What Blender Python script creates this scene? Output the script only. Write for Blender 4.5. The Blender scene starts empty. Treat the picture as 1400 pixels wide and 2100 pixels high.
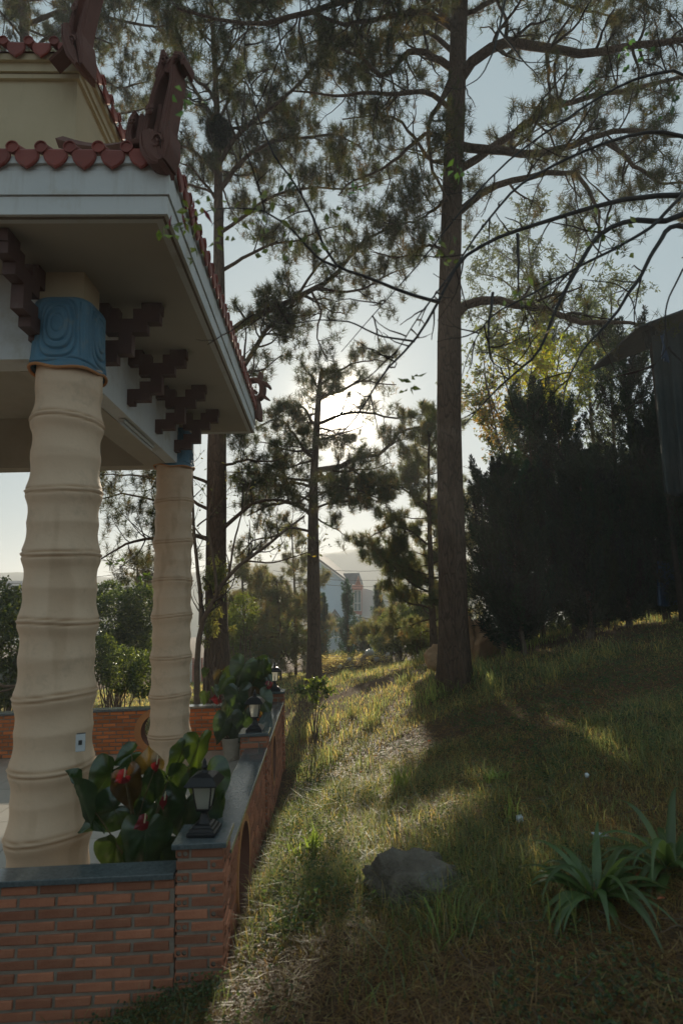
import bpy, bmesh, math, random
import numpy as np
from mathutils import Vector, Matrix
random.seed(7)
rng = np.random.default_rng(11)
SC = bpy.context.scene
COL = SC.collection

# ------------------------------------------------------------------ camera
FPX = 1200.0
PI_, RO_, YA_ = np.radians([8.36, -1.68, 2.285])
cF = np.array([np.sin(YA_)*np.cos(PI_), np.cos(YA_)*np.cos(PI_), np.sin(PI_)])
_r0 = np.array([np.cos(YA_), -np.sin(YA_), 0.0]); _u0 = np.cross(_r0, cF)
cR = _r0*np.cos(RO_)+_u0*np.sin(RO_); cU = -_r0*np.sin(RO_)+_u0*np.cos(RO_)
cam_d = bpy.data.cameras.new('camera'); cam = bpy.data.objects.new('camera', cam_d); COL.objects.link(cam)
cam.matrix_world = Matrix(((cR[0], cU[0], -cF[0], 0), (cR[1], cU[1], -cF[1], 0), (cR[2], cU[2], -cF[2], 0), (0, 0, 0, 1)))
cam_d.sensor_fit = 'VERTICAL'; cam_d.sensor_height = 36.0; cam_d.lens = FPX/2100*36.0
cam_d.clip_start = 0.05; cam_d.clip_end = 5000
cam_d.dof.use_dof = True; cam_d.dof.focus_distance = 7.5; cam_d.dof.aperture_fstop = 2.2
SC.camera = cam

# ------------------------------------------------------------------ sky, sun, exposure
SUN = np.array([0.0387, 0.9507, 0.3077]); SUN /= np.linalg.norm(SUN)
SUN_EL, SUN_AZ = math.asin(SUN[2]), math.atan2(SUN[0], SUN[1])
W = bpy.data.worlds.new('World'); SC.world = W; W.use_nodes = True
nt = W.node_tree; nt.nodes.clear()
out = nt.nodes.new('ShaderNodeOutputWorld'); bg = nt.nodes.new('ShaderNodeBackground')
sky = nt.nodes.new('ShaderNodeTexSky'); sky.sky_type = 'NISHITA'; sky.sun_disc = False
sky.sun_elevation = SUN_EL; sky.sun_rotation = SUN_AZ; sky.altitude = 1400; sky.dust_density = 1.0; sky.air_density = 1.0; sky.ozone_density = 1.2
SKY_STRENGTH = 0.10
bg.inputs['Strength'].default_value = SKY_STRENGTH
tc = nt.nodes.new('ShaderNodeTexCoord')
dot = nt.nodes.new('ShaderNodeVectorMath'); dot.operation = 'DOT_PRODUCT'; dot.inputs[1].default_value = tuple(SUN)
nrm = nt.nodes.new('ShaderNodeVectorMath'); nrm.operation = 'NORMALIZE'
nt.links.new(tc.outputs['Generated'], nrm.inputs[0]); nt.links.new(nrm.outputs[0], dot.inputs[0])
def wmath(op, a, b=None, clamp=False):
    n = nt.nodes.new('ShaderNodeMath'); n.operation = op; n.use_clamp = clamp
    for i, v in enumerate((a, b)):
        if v is None: continue
        if isinstance(v, (int, float)): n.inputs[i].default_value = v
        else: nt.links.new(v, n.inputs[i])
    return n.outputs[0]
dcl = wmath('MAXIMUM', dot.outputs['Value'], 0.0)
aur = wmath('MULTIPLY', wmath('POWER', dcl, 950.0), 40.0)        # tight aureole of the sun disc seen through haze
aur2 = wmath('MULTIPLY', wmath('POWER', dcl, 24.0), 1.7)
disc = wmath('MULTIPLY', wmath('GREATER_THAN', dot.outputs['Value'], math.cos(math.radians(0.5))), 400.0)
aur3 = wmath('MULTIPLY', wmath('POWER', dcl, 260.0), 2.6)
tot = wmath('ADD', wmath('ADD', wmath('ADD', aur, aur3), aur2), disc)
comb = nt.nodes.new('ShaderNodeVectorMath'); comb.operation = 'SCALE'; comb.inputs[0].default_value = (1.0, 0.86, 0.66)
nt.links.new(tot, comb.inputs['Scale'])
addv = nt.nodes.new('ShaderNodeVectorMath'); addv.operation = 'ADD'
skl = nt.nodes.new('ShaderNodeVectorMath'); skl.operation = 'MULTIPLY_ADD'; skl.inputs[1].default_value = (.11, .10, .09); skl.inputs[2].default_value = (2.15, 2.85, 3.15)   # thin veil of bright humid haze over the whole sky
nt.links.new(sky.outputs[0], skl.inputs[0]); nt.links.new(skl.outputs[0], addv.inputs[0]); nt.links.new(comb.outputs[0], addv.inputs[1])
nt.links.new(addv.outputs[0], bg.inputs['Color']); nt.links.new(bg.outputs[0], out.inputs[0])

sun_d = bpy.data.lights.new('sun', 'SUN'); sun_d.energy = 5.0; sun_d.angle = math.radians(0.6); sun_d.color = (1.0, 0.86, 0.66)
sun_o = bpy.data.objects.new('sun', sun_d); COL.objects.link(sun_o)
sun_o.rotation_euler = Vector((-SUN[0], -SUN[1], -SUN[2])).to_track_quat('-Z', 'Y').to_euler()
sun_o.location = (0, 0, 30)
SC.view_settings.view_transform = 'Standard'; SC.view_settings.look = 'None'
SC.view_settings.gamma = 1.0; SC.view_settings.use_curve_mapping = False
SC.view_settings.exposure = 0.46
SC.render.engine = 'CYCLES'
SC.cycles.max_bounces = 8; SC.cycles.diffuse_bounces = 4; SC.cycles.transparent_max_bounces = 8
SC.cycles.volume_bounces = 0; SC.cycles.use_denoising = True; SC.cycles.sample_clamp_indirect = 4.0

# ------------------------------------------------------------------ photo geometry helpers (pixel + real distance -> point)
def ray(x, y): return cF + cR*(x-700)/FPX - cU*(y-1050)/FPX
def atY(x, y, Y): r = ray(x, y); return r*Y/r[1]
def atZ(x, y, Z): r = ray(x, y); return r*Z/r[2]
def atX(x, y, X): r = ray(x, y); return r*X/r[0]
def project(p):
    p = np.asarray(p, float); w = p @ cF
    return 700+FPX*(p @ cR)/w, 1050-FPX*(p @ cU)/w
def V3(a): return Vector((float(a[0]), float(a[1]), float(a[2])))
def norm(a): return a/np.maximum(np.linalg.norm(a, axis=-1, keepdims=True), 1e-9)

def lattice_noise(x, y, seed=0, scale=1.0):
    x = np.asarray(x, float)*scale; y = np.asarray(y, float)*scale
    xi = np.floor(x).astype(np.int64); yi = np.floor(y).astype(np.int64)
    fx = x-xi; fy = y-yi; fx = fx*fx*(3-2*fx); fy = fy*fy*(3-2*fy)
    def h(a, b):
        n = (a*374761393+b*668265263+seed*69069) & 0xffffffff
        n = ((n ^ (n >> 13))*1274126177) & 0xffffffff
        return ((n ^ (n >> 16)) & 0xffff)/65535.0
    return (h(xi, yi)*(1-fx)+h(xi+1, yi)*fx)*(1-fy)+(h(xi, yi+1)*(1-fx)+h(xi+1, yi+1)*fx)*fy
def fbm(x, y, seed=0, scale=1.0, o=3):
    s = 0; a = .5; t = 0
    for k in range(o):
        s = s+a*lattice_noise(x, y, seed+k*17, scale*2**k); t += a; a *= .5
    return s/t

# ------------------------------------------------------------------ object helpers
def tag(o, label=None, cat=None, group=None, kind=None):
    if label: o['label'] = label
    if cat: o['category'] = cat
    if group: o['group'] = group
    if kind: o['kind'] = kind
    return o
def thing(name, loc, label, cat, group=None, rotz=0):
    o = bpy.data.objects.new(name, None); COL.objects.link(o)
    o.location = V3(loc); o.rotation_euler = (0, 0, rotz); o.empty_display_size = .1
    return tag(o, label, cat, group)
def link(name, me, parent=None, loc=None, rot=None, scale=None, world=False):
    o = bpy.data.objects.new(name, me); COL.objects.link(o)
    if parent is not None: o.parent = parent
    if loc is not None: o.location = V3(loc)
    if rot is not None: o.rotation_euler = rot
    if scale is not None: o.scale = scale
    return o
def mesh_np(name, V, F, mat=None, smooth=False, tint=None):
    """V (n,3); F list of arrays (m,k) of polygons"""
    V = np.asarray(V, np.float32)
    if not isinstance(F, list): F = [F]
    F = [np.asarray(f, np.int32) for f in F if len(f)]
    me = bpy.data.meshes.new(name)
    me.vertices.add(len(V)); me.vertices.foreach_set('co', V.ravel())
    nl = sum(f.size for f in F); npoly = sum(len(f) for f in F)
    me.loops.add(nl); me.loops.foreach_set('vertex_index', np.concatenate([f.ravel() for f in F]))
    me.polygons.add(npoly)
    sizes = np.concatenate([np.full(len(f), f.shape[1]) for f in F])
    starts = np.concatenate([[0], np.cumsum(sizes)[:-1]]).astype(np.int32)
    me.polygons.foreach_set('loop_start', starts)
    me.polygons.foreach_set('use_smooth', np.full(npoly, bool(smooth)))
    if tint is not None:
        a = me.attributes.new('tint', 'FLOAT_COLOR', 'POINT')
        t = np.ones((len(V), 4), np.float32); t[:, :3] = tint
        a.data.foreach_set('color', t.ravel())
    me.update(calc_edges=True)
    if mat: me.materials.append(mat)
    return me
def wloc(o):
    p = np.zeros(3)
    while o is not None: p = p+np.array(o.matrix_basis.translation); o = o.parent
    return p
def mesh_obj(name, V, F, mat, parent=None, smooth=False, tint=None, origin=None):
    V = np.asarray(V, float)
    if parent is not None and origin is None: origin = wloc(parent)
    if origin is not None: V = V-np.asarray(origin)
    me = mesh_np(name, V, F, mat, smooth, tint)
    o = link(name, me, parent)
    if parent is None and origin is not None: o.location = V3(origin)
    return o
class MB:
    """collects shapes in world coordinates"""
    def __init__(s): s.v = []; s.f = {}; s.n = 0
    def add(s, V, F):
        V = np.asarray(V, float); F = np.asarray(F, int)
        s.v.append(V); s.f.setdefault(F.shape[1], []).append(F+s.n); s.n += len(V); return s
    def box(s, x0, x1, y0, y1, z0, z1):
        V = [(x, y, z) for z in (z0, z1) for y in (y0, y1) for x in (x0, x1)]
        return s.add(V, [(0, 2, 3, 1), (4, 5, 7, 6), (0, 1, 5, 4), (2, 6, 7, 3), (0, 4, 6, 2), (1, 3, 7, 5)])
    def obox(s, c, ax, ay, az):
        c, ax, ay, az = map(np.asarray, (c, ax, ay, az))
        V = [c+sx*ax+sy*ay+sz*az for sz in (-1, 1) for sy in (-1, 1) for sx in (-1, 1)]
        return s.add(V, [(0, 2, 3, 1), (4, 5, 7, 6), (0, 1, 5, 4), (2, 6, 7, 3), (0, 4, 6, 2), (1, 3, 7, 5)])
    def tube(s, P, R, sides=8, cap=True):
        V, F = tube_np(np.asarray(P, float)[None], np.asarray(R, float)[None], sides)
        s.add(V, F)
        if cap:
            n0 = s.n-len(V); K = len(P)
            for k in (0, K-1):
                c = np.asarray(P[k], float); s.v.append(c[None]); ci = s.n; s.n += 1
                ring = n0+k*sides+np.arange(sides)
                a = ring; b = np.roll(ring, -1)
                T = np.stack([np.full(sides, ci), b, a] if k == 0 else [np.full(sides, ci), a, b], 1)
                s.f.setdefault(3, []).append(T)
        return s
    def prism(s, pts, d):
        """pts: polygon 3D points, extruded by vector d"""
        pts = np.asarray(pts, float); n = len(pts); d = np.asarray(d, float)
        V = np.concatenate([pts, pts+d]); s.v.append(V); b = s.n; s.n += 2*n
        s.f.setdefault(4, []).append(np.array([(b+i, b+(i+1) % n, b+n+(i+1) % n, b+n+i) for i in range(n)]))
        s.f.setdefault(n, []).append(np.array([[b+n-1-i for i in range(n)], [b+n+i for i in range(n)]]))
        return s
    def lathe(s, prof, c, seg=20, square=False, ang0=0.0):
        """prof list of (r,z); square -> 4-sided section of half width r"""
        c = np.asarray(c, float)
        if square: seg = 4; ang0 = math.pi/4; k = math.sqrt(2)
        else: k = 1
        th = np.arange(seg)*2*math.pi/seg+ang0
        V = np.array([[(c[0]+r*k*math.cos(t), c[1]+r*k*math.sin(t), c[2]+z) for t in th] for r, z in prof]).reshape(-1, 3)
        F = []
        for i in range(len(prof)-1):
            for j in range(seg):
                F.append((i*seg+j, i*seg+(j+1) % seg, (i+1)*seg+(j+1) % seg, (i+1)*seg+j))
        s.add(V, F)
        return s
    def build(s, name, mat=None, parent=None, smooth=False, origin=None):
        V = np.concatenate(s.v); F = [np.concatenate(v) for v in s.f.values()]
        return mesh_obj(name, V, F, mat, parent, smooth, None, origin)
def tube_np(P, R, sides=4):
    """P (N,K,3) R (N,K) -> verts, quads"""
    N, K, _ = P.shape
    T = np.gradient(P, axis=1); T = norm(T)
    ref = np.zeros_like(T); ref[..., 2] = 1
    mean = norm(T.mean(axis=1)); vert = np.abs(mean[:, 2]) > .8
    ref[vert] = (0, 1, 0)
    A = norm(np.cross(T, ref)); B = np.cross(T, A)
    th = np.arange(sides)*2*np.pi/sides
    V = P[:, :, None, :]+R[:, :, None, None]*(A[:, :, None, :]*np.cos(th)[None, None, :, None]+B[:, :, None, :]*np.sin(th)[None, None, :, None])
    V = V.reshape(-1, 3)
    n = np.arange(N)[:, None, None]*K*sides; k = np.arange(K-1)[None, :, None]*sides; j = np.arange(sides)[None, None, :]
    j2 = (j+1) % sides
    F = np.stack(np.broadcast_arrays(n+k+j, n+k+j2, n+k+sides+j2, n+k+sides+j), -1).reshape(-1, 4)
    return V, F
def resample(pts, K, jit=0.0, seed=0):
    pts = np.asarray(pts, float)
    d = np.concatenate([[0], np.cumsum(np.linalg.norm(np.diff(pts, axis=0), axis=1))])
    # Catmull-like smoothing through linear resample + blur
    t = np.linspace(0, d[-1], K*4)
    Q = np.stack([np.interp(t, d, pts[:, i]) for i in range(3)], 1)
    w = max(1, int(K*4/len(pts)/3))
    if w > 1:
        ker = np.ones(2*w+1)/(2*w+1)
        Qp = np.pad(Q, ((w, w), (0, 0)), mode='reflect', reflect_type='odd')
        Q = np.stack([np.convolve(Qp[:, i], ker, 'valid') for i in range(3)], 1)
    Q = Q[np.linspace(0, K*4-1, K).astype(int)]
    if jit:
        r = np.random.default_rng(seed); n = r.normal(size=(K, 3))*jit; n[0] = 0; n[1:-1] = (n[:-2]+n[1:-1]+n[2:])/2.2
        Q = Q+n
    return Q

# ------------------------------------------------------------------ materials
def newmat(name):
    m = bpy.data.materials.new(name); m.use_nodes = True; t = m.node_tree; t.nodes.clear()
    o = t.nodes.new('ShaderNodeOutputMaterial'); return m, t, o
def N(t, typ, **kw):
    n = t.nodes.new(typ)
    for k, v in kw.items():
        if hasattr(n, k): setattr(n, k, v)
        else: n.inputs[k].default_value = v
    return n
def noise(t, vec, scale, detail=4, rough=.55, stretch=None):
    if stretch is not None:
        mp = N(t, 'ShaderNodeMapping'); mp.inputs['Scale'].default_value = stretch
        t.links.new(vec, mp.inputs[0]); vec = mp.outputs[0]
    n = N(t, 'ShaderNodeTexNoise'); n.inputs['Scale'].default_value = scale; n.inputs['Detail'].default_value = detail; n.inputs['Roughness'].default_value = rough
    t.links.new(vec, n.inputs['Vector']); return n.outputs['Fac']
def ramp(t, fac, stops):
    n = N(t, 'ShaderNodeValToRGB'); cr = n.color_ramp
    while len(cr.elements) < len(stops): cr.elements.new(.5)
    for e, (p, c) in zip(cr.elements, stops): e.position = p; e.color = (*c, 1) if len(c) == 3 else c
    t.links.new(fac, n.inputs[0]); return n.outputs[0]
def mixc(t, fac, a, b, mode='MIX'):
    n = N(t, 'ShaderNodeMix', data_type='RGBA', blend_type=mode)
    for idx, v in ((0, fac), (6, a), (7, b)):
        if hasattr(v, 'links') or hasattr(v, 'is_linked'): t.links.new(v, n.inputs[idx])
        elif isinstance(v, (int, float)): n.inputs[idx].default_value = v
        else: n.inputs[idx].default_value = (*v, 1) if len(v) == 3 else v
    return n.outputs[2]
def surf(name, c1, c2, rough=.8, scale=3.0, bump=.1, bscale=40, stretch=None, spec=.4, island=None, c3=None, s3=1.0, mottle=.0, bdist=.01, metal=0, streak=None):
    m, t, o = newmat(name)
    tcn = N(t, 'ShaderNodeTexCoord'); vec = tcn.outputs['Object']
    geo = N(t, 'ShaderNodeNewGeometry')
    f = noise(t, vec, scale, 5, .6, stretch)
    col = ramp(t, f, [(.3, c1), (.7, c2)])
    if c3 is not None:
        f3 = noise(t, vec, s3, 6, .7)
        col = mixc(t, ramp(t, f3, [(.55, (0, 0, 0)), (.72, (1, 1, 1))]), col, c3)
    if streak is not None:
        fs = noise(t, vec, 2.2, 6, .7, (6, 6, .55)); col = mixc(t, ramp(t, fs, [(.56, (0, 0, 0)), (.80, (.45, .45, .45))]), col, streak)
    if island:
        oi = N(t, 'ShaderNodeObjectInfo')
        v = ramp(t, oi.outputs['Random'], [(0, (1-island,)*3), (1, (1+island*.6, 1+island*.5, 1+island*.4))])
        col = mixc(t, 1.0, col, v, 'MULTIPLY')
    p = N(t, 'ShaderNodeBsdfPrincipled'); t.links.new(col, p.inputs['Base Color'])
    p.inputs['Roughness'].default_value = rough; p.inputs['Specular IOR Level'].default_value = spec; p.inputs['Metallic'].default_value = metal
    if bump:
        b = N(t, 'ShaderNodeBump'); b.inputs['Strength'].default_value = bump; b.inputs['Distance'].default_value = bdist
        t.links.new(noise(t, vec, bscale, 6, .6, stretch), b.inputs['Height']); t.links.new(b.outputs[0], p.inputs['Normal'])
    t.links.new(p.outputs[0], o.inputs[0]); return m
def leafmat(name, col, trans, rough=.5, tr=.45, gloss=.08, usetint=True, nscale=0):
    """col reflected colour, trans transmitted colour (light shining through thin leaves)"""
    m, t, o = newmat(name)
    c1 = N(t, 'ShaderNodeRGB'); c1.outputs[0].default_value = (*col, 1); a = c1.outputs[0]
    c2 = N(t, 'ShaderNodeRGB'); c2.outputs[0].default_value = (*trans, 1); b = c2.outputs[0]
    if usetint:
        at = N(t, 'ShaderNodeAttribute', attribute_name='tint')
        a = mixc(t, 1.0, a, at.outputs['Color'], 'MULTIPLY'); b = mixc(t, 1.0, b, at.outputs['Color'], 'MULTIPLY')
    if nscale:
        tcn = N(t, 'ShaderNodeTexCoord'); f = noise(t, tcn.outputs['Object'], nscale, 4)
        v = ramp(t, f, [(.3, (.65, .65, .6)), (.7, (1.25, 1.2, 1.1))]); a = mixc(t, 1.0, a, v, 'MULTIPLY'); b = mixc(t, 1.0, b, v, 'MULTIPLY')
    d = N(t, 'ShaderNodeBsdfDiffuse'); t.links.new(a, d.inputs['Color'])
    tl = N(t, 'ShaderNodeBsdfTranslucent'); t.links.new(b, tl.inputs['Color'])
    mx = N(t, 'ShaderNodeMixShader'); mx.inputs[0].default_value = tr
    t.links.new(d.outputs[0], mx.inputs[1]); t.links.new(tl.outputs[0], mx.inputs[2])
    g = N(t, 'ShaderNodeBsdfGlossy'); g.inputs['Roughness'].default_value = rough; g.inputs['Color'].default_value = (.9, .95, 1, 1)
    m2 = N(t, 'ShaderNodeMixShader'); m2.inputs[0].default_value = gloss
    t.links.new(mx.outputs[0], m2.inputs[1]); t.links.new(g.outputs[0], m2.inputs[2]); t.links.new(m2.outputs[0], o.inputs[0])
    return m
def barkmat(name, c1, c2, c3, vs=9.0, strength=.9):
    m, t, o = newmat(name)
    tcn = N(t, 'ShaderNodeTexCoord'); vec = tcn.outputs['Object']
    mp = N(t, 'ShaderNodeMapping'); mp.inputs['Scale'].default_value = (1, 1, .22); t.links.new(vec, mp.inputs[0])
    wn = N(t, 'ShaderNodeTexNoise'); wn.inputs['Scale'].default_value = 5; t.links.new(mp.outputs[0], wn.inputs['Vector'])
    wm = N(t, 'ShaderNodeMix', data_type='VECTOR'); wm.inputs[0].default_value = .22
    t.links.new(mp.outputs[0], wm.inputs[4]); t.links.new(wn.outputs['Color'], wm.inputs[5])
    vo = N(t, 'ShaderNodeTexVoronoi', feature='DISTANCE_TO_EDGE'); vo.inputs['Scale'].default_value = vs; t.links.new(wm.outputs[1], vo.inputs['Vector'])
    vc = N(t, 'ShaderNodeTexVoronoi'); vc.inputs['Scale'].default_value = vs; t.links.new(wm.outputs[1], vc.inputs['Vector'])
    f = noise(t, vec, 26, 6, .7, (1, 1, .35))
    col = ramp(t, f, [(.3, c1), (.7, c2)])
    col = mixc(t, ramp(t, vc.outputs['Distance'], [(.2, (0, 0, 0)), (.9, (.55, .55, .55))]), col, c3)
    col = mixc(t, ramp(t, vo.outputs['Distance'], [(0, (.75, .75, .75)), (.10, (0, 0, 0))]), col, tuple(x*.55 for x in c1))
    p = N(t, 'ShaderNodeBsdfPrincipled'); t.links.new(col, p.inputs['Base Color']); p.inputs['Roughness'].default_value = .92; p.inputs['Specular IOR Level'].default_value = .2
    h = N(t, 'ShaderNodeMath', operation='MINIMUM'); t.links.new(vo.outputs['Distance'], h.inputs[0]); h.inputs[1].default_value = .14
    h2 = N(t, 'ShaderNodeMath', operation='MULTIPLY_ADD'); t.links.new(h.outputs[0], h2.inputs[0]); h2.inputs[1].default_value = 4.0; t.links.new(f, h2.inputs[2])
    b = N(t, 'ShaderNodeBump'); b.inputs['Strength'].default_value = strength; b.inputs['Distance'].default_value = .025
    t.links.new(h2.outputs[0], b.inputs['Height']); t.links.new(b.outputs[0], p.inputs['Normal'])
    t.links.new(p.outputs[0], o.inputs[0]); return m

M = {}
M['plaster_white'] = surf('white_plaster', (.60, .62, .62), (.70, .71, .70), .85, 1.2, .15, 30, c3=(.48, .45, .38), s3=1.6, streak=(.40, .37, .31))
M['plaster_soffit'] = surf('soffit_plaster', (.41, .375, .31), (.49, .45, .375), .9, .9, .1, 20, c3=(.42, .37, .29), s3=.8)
M['plaster_ochre'] = surf('ochre_plaster', (.48, .39, .25), (.56, .46, .31), .9, 1.5, .2, 25, c3=(.40, .32, .20), s3=1.2, streak=(.34, .27, .18))
M['line_paint'] = surf('brown_line_paint', (.13, .10, .07), (.18, .14, .10), .8, 8, 0)
M['bracket'] = surf('brown_painted_bracket', (.085, .042, .035), (.12, .058, .048), .6, 6, .15, 60, c3=(.16, .11, .09), s3=5)
M['red_tile'] = surf('red_glazed_tile', (.20, .040, .028), (.30, .062, .040), .55, 5, .2, 50, island=.25, c3=(.12, .05, .04), s3=7)
M['ornament'] = surf('maroon_cement_ornament', (.115, .048, .036), (.165, .068, .050), .75, 6, .35, 45, c3=(.10, .05, .04), s3=6)
M['column'] = None
M['capital'] = surf('blue_painted_cement', (.075, .180, .265), (.105, .235, .335), .5, 4, .25, 50, c3=(.17, .23, .25), s3=11)
M['brick'] = surf('orange_brick_bounce_lit', (.56, .165, .050), (.70, .245, .085), .9, 7, .5, 70, island=.34, c3=(.24, .13, .09), s3=5, bdist=.006)  # rear parapet brick, orange brightened to carry sunlight bounced onto it
M['brick_old'] = surf('weathered_brick', (.34, .125, .070), (.45, .190, .110), .92, 7, .55, 70, island=.36, c3=(.22, .17, .13), s3=4, bdist=.006)
M['hole'] = surf('shaded_brick_hole', (.04, .022, .016), (.05, .03, .02), 1, 5, 0)  # shade inside the brick holes painted as a dark colour
M['mortar'] = surf('grey_mortar', (.20, .165, .13), (.30, .25, .20), .95, 9, .5, 60)
M['granite'] = surf('polished_grey_granite', (.060, .075, .080), (.12, .14, .145), .16, 60, .02, 120, spec=.6, c3=(.06, .08, .09), s3=90)
M['ring'] = surf('orange_ring_plaster', (.46, .20, .075), (.54, .25, .10), .8, 5, .15, 40, c3=(.36, .18, .09), s3=3)
M['reveal'] = surf('brown_painted_reveal', (.12, .050, .034), (.16, .070, .048), .8, 6, .1, 40)
M['floor_tile'] = surf('pale_floor_tile', (.40, .375, .33), (.48, .45, .40), .42, 3, .05, 60, island=.07, c3=(.34, .30, .25), s3=1.4)
M['grout'] = surf('floor_grout', (.16, .14, .12), (.2, .18, .15), .95, 5, 0)
M['black_metal'] = surf('black_painted_metal', (.009, .009, .010), (.015, .015, .016), .38, 10, .05, 80, spec=.35)
M['steel'] = surf('pale_fixture_metal', (.45, .44, .40), (.52, .51, .47), .5, 6, 0)
M['outlet'] = surf('white_plastic', (.55, .57, .58), (.62, .63, .63), .4, 8, 0)
M['dark_plastic'] = surf('dark_plastic', (.03, .03, .03), (.045, .045, .045), .5, 8, 0)
M['pot'] = surf('pale_clay_pot', (.34, .29, .23), (.44, .38, .31), .85, 6, .3, 40, c3=(.24, .2, .15), s3=5)
M['soil'] = surf('dark_soil', (.05, .035, .025), (.09, .065, .045), 1, 10, .8, 30)
M['rock'] = surf('grey_lichen_rock', (.095, .078, .060), (.22, .19, .15), .95, 5, 1.0, 22, c3=(.24, .25, .24), s3=3.6, bdist=.04)
M['sandrock'] = surf('tan_boulder', (.38, .23, .13), (.52, .34, .20), .95, 4, .9, 14, c3=(.22, .14, .09), s3=2.5, bdist=.04)
M['bark_pine'] = barkmat('pine_bark', (.060, .038, .026), (.12, .078, .052), (.16, .105, .075), 15)
M['bark_far'] = barkmat('distant_pine_bark', (.085, .058, .040), (.15, .105, .075), (.18, .135, .1), 9, .6)
M['bark_twig'] = surf('twig_bark', (.035, .025, .019), (.065, .047, .035), .95, 20, .3, 60)
M['bark_fore'] = surf('smooth_grey_bark', (.022, .022, .024), (.045, .040, .038), .8, 20, .3, 60)
M['bark_thin'] = surf('brown_thin_bark', (.10, .072, .052), (.17, .125, .09), .95, 10, .5, 30)
M['needle'] = leafmat('pine_needles', (.024, .030, .013), (.16, .16, .048), .5, .34, .012)
M['needle_far'] = leafmat('young_pine_needles', (.080, .094, .040), (.30, .30, .11), .45, .5, .04)
M['juniper'] = leafmat('dark_juniper_scale_leaves', (.026, .038, .022), (.07, .09, .03), .6, .25, .03)
M['araucaria'] = leafmat('blue_green_conifer_plumes', (.035, .085, .062), (.06, .13, .06), .5, .35, .05)
M['leaf'] = leafmat('broad_leaves', (.055, .078, .028), (.18, .21, .05), .38, .45, .06)
M['grassm'] = leafmat('grass_blades', (.090, .106, .046), (.34, .39, .15), .45, .48, .05)
M['weedm'] = leafmat('ground_weeds', (.055, .08, .035), (.17, .21, .06), .5, .42, .03)
M['anth'] = leafmat('anthurium_leaf', (.030, .062, .022), (.09, .14, .028), .28, .30, .07, usetint=True, nscale=14)
M['spathe'] = leafmat('red_spathe', (.17, .014, .016), (.22, .015, .015), .35, .25, .04, usetint=False)
M['spadix'] = surf('pale_spadix', (.55, .45, .30), (.65, .55, .38), .6, 20, 0)
M['stalk'] = surf('reddish_leaf_stalk', (.075, .065, .03), (.12, .075, .035), .6, 10, 0)
M['agap'] = leafmat('strap_leaf', (.065, .115, .036), (.20, .30, .07), .35, .40, .04)
M['wood'] = surf('weathered_wood', (.19, .13, .09), (.29, .21, .15), .9, 6, .5, 40, stretch=(1, 1, .2))
M['tarp'] = surf('dark_tarpaulin', (.026, .034, .034), (.045, .055, .053), .85, 2, .35, 12, bdist=.03)
M['tarp_blue'] = surf('dark_blue_tarpaulin', (.020, .045, .090), (.035, .07, .13), .5, 2, .4, 14, bdist=.03)
M['plastic_clear'] = surf('crumpled_clear_plastic', (.50, .55, .58), (.66, .70, .72), .25, 14, .8, 30, spec=.8)
M['house_blue'] = surf('pale_blue_render', (.46, .60, .70), (.52, .66, .75), .9, .3, .05, 3)
M['house_white'] = surf('white_render', (.66, .66, .64), (.74, .74, .71), .9, .3, .05, 3)
M['house_red'] = surf('pink_red_render', (.46, .19, .15), (.56, .26, .20), .9, .4, .05, 3)
M['roof_grey'] = surf('grey_roof_tiles', (.10, .11, .12), (.17, .18, .19), .8, 2, .3, 6)
M['roof_red'] = surf('red_roof_tiles', (.26, .10, .07), (.36, .15, .10), .8, 2, .3, 6)
M['blue_sign'] = surf('blue_panel', (.03, .12, .36), (.05, .16, .42), .5, 1, 0)
M['cable'] = surf('black_cable', (.03, .03, .03), (.04, .04, .04), .7, 1, 0)
M['stone_grey'] = surf('grey_stone', (.22, .25, .27), (.34, .37, .38), .9, 4, .4, 20)
M['red_leaf'] = leafmat('fallen_orange_leaf', (.50, .13, .035), (.5, .12, .03), .5, .3, .05, usetint=False)
M['foil'] = surf('blue_white_wrapper', (.55, .65, .80), (.72, .78, .86), .2, 9, .6, 30, spec=.8, c3=(.10, .22, .55), s3=9)

def glassmat():
    m, t, o = newmat('frosted_lantern_glass')
    tl = N(t, 'ShaderNodeBsdfTranslucent'); tl.inputs['Color'].default_value = (.85, .85, .78, 1)
    d = N(t, 'ShaderNodeBsdfDiffuse'); d.inputs['Color'].default_value = (.55, .56, .52, 1)
    tr = N(t, 'ShaderNodeBsdfTransparent'); tr.inputs['Color'].default_value = (.8, .8, .76, 1)
    g = N(t, 'ShaderNodeBsdfGlossy'); g.inputs['Roughness'].default_value = .15
    a = N(t, 'ShaderNodeMixShader'); a.inputs[0].default_value = .8; t.links.new(d.outputs[0], a.inputs[1]); t.links.new(tl.outputs[0], a.inputs[2])
    b = N(t, 'ShaderNodeMixShader'); b.inputs[0].default_value = .35; t.links.new(a.outputs[0], b.inputs[1]); t.links.new(tr.outputs[0], b.inputs[2])
    c = N(t, 'ShaderNodeMixShader'); c.inputs[0].default_value = .08; t.links.new(b.outputs[0], c.inputs[1]); t.links.new(g.outputs[0], c.inputs[2])
    t.links.new(c.outputs[0], o.inputs[0]); return m
M['glass'] = glassmat()
def windowmat():
    m, t, o = newmat('window_pane')
    p = N(t, 'ShaderNodeBsdfPrincipled'); p.inputs['Base Color'].default_value = (.16, .22, .22, 1); p.inputs['Roughness'].default_value = .12; p.inputs['Specular IOR Level'].default_value = .8
    t.links.new(p.outputs[0], o.inputs[0]); return m
M['window'] = windowmat()
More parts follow.
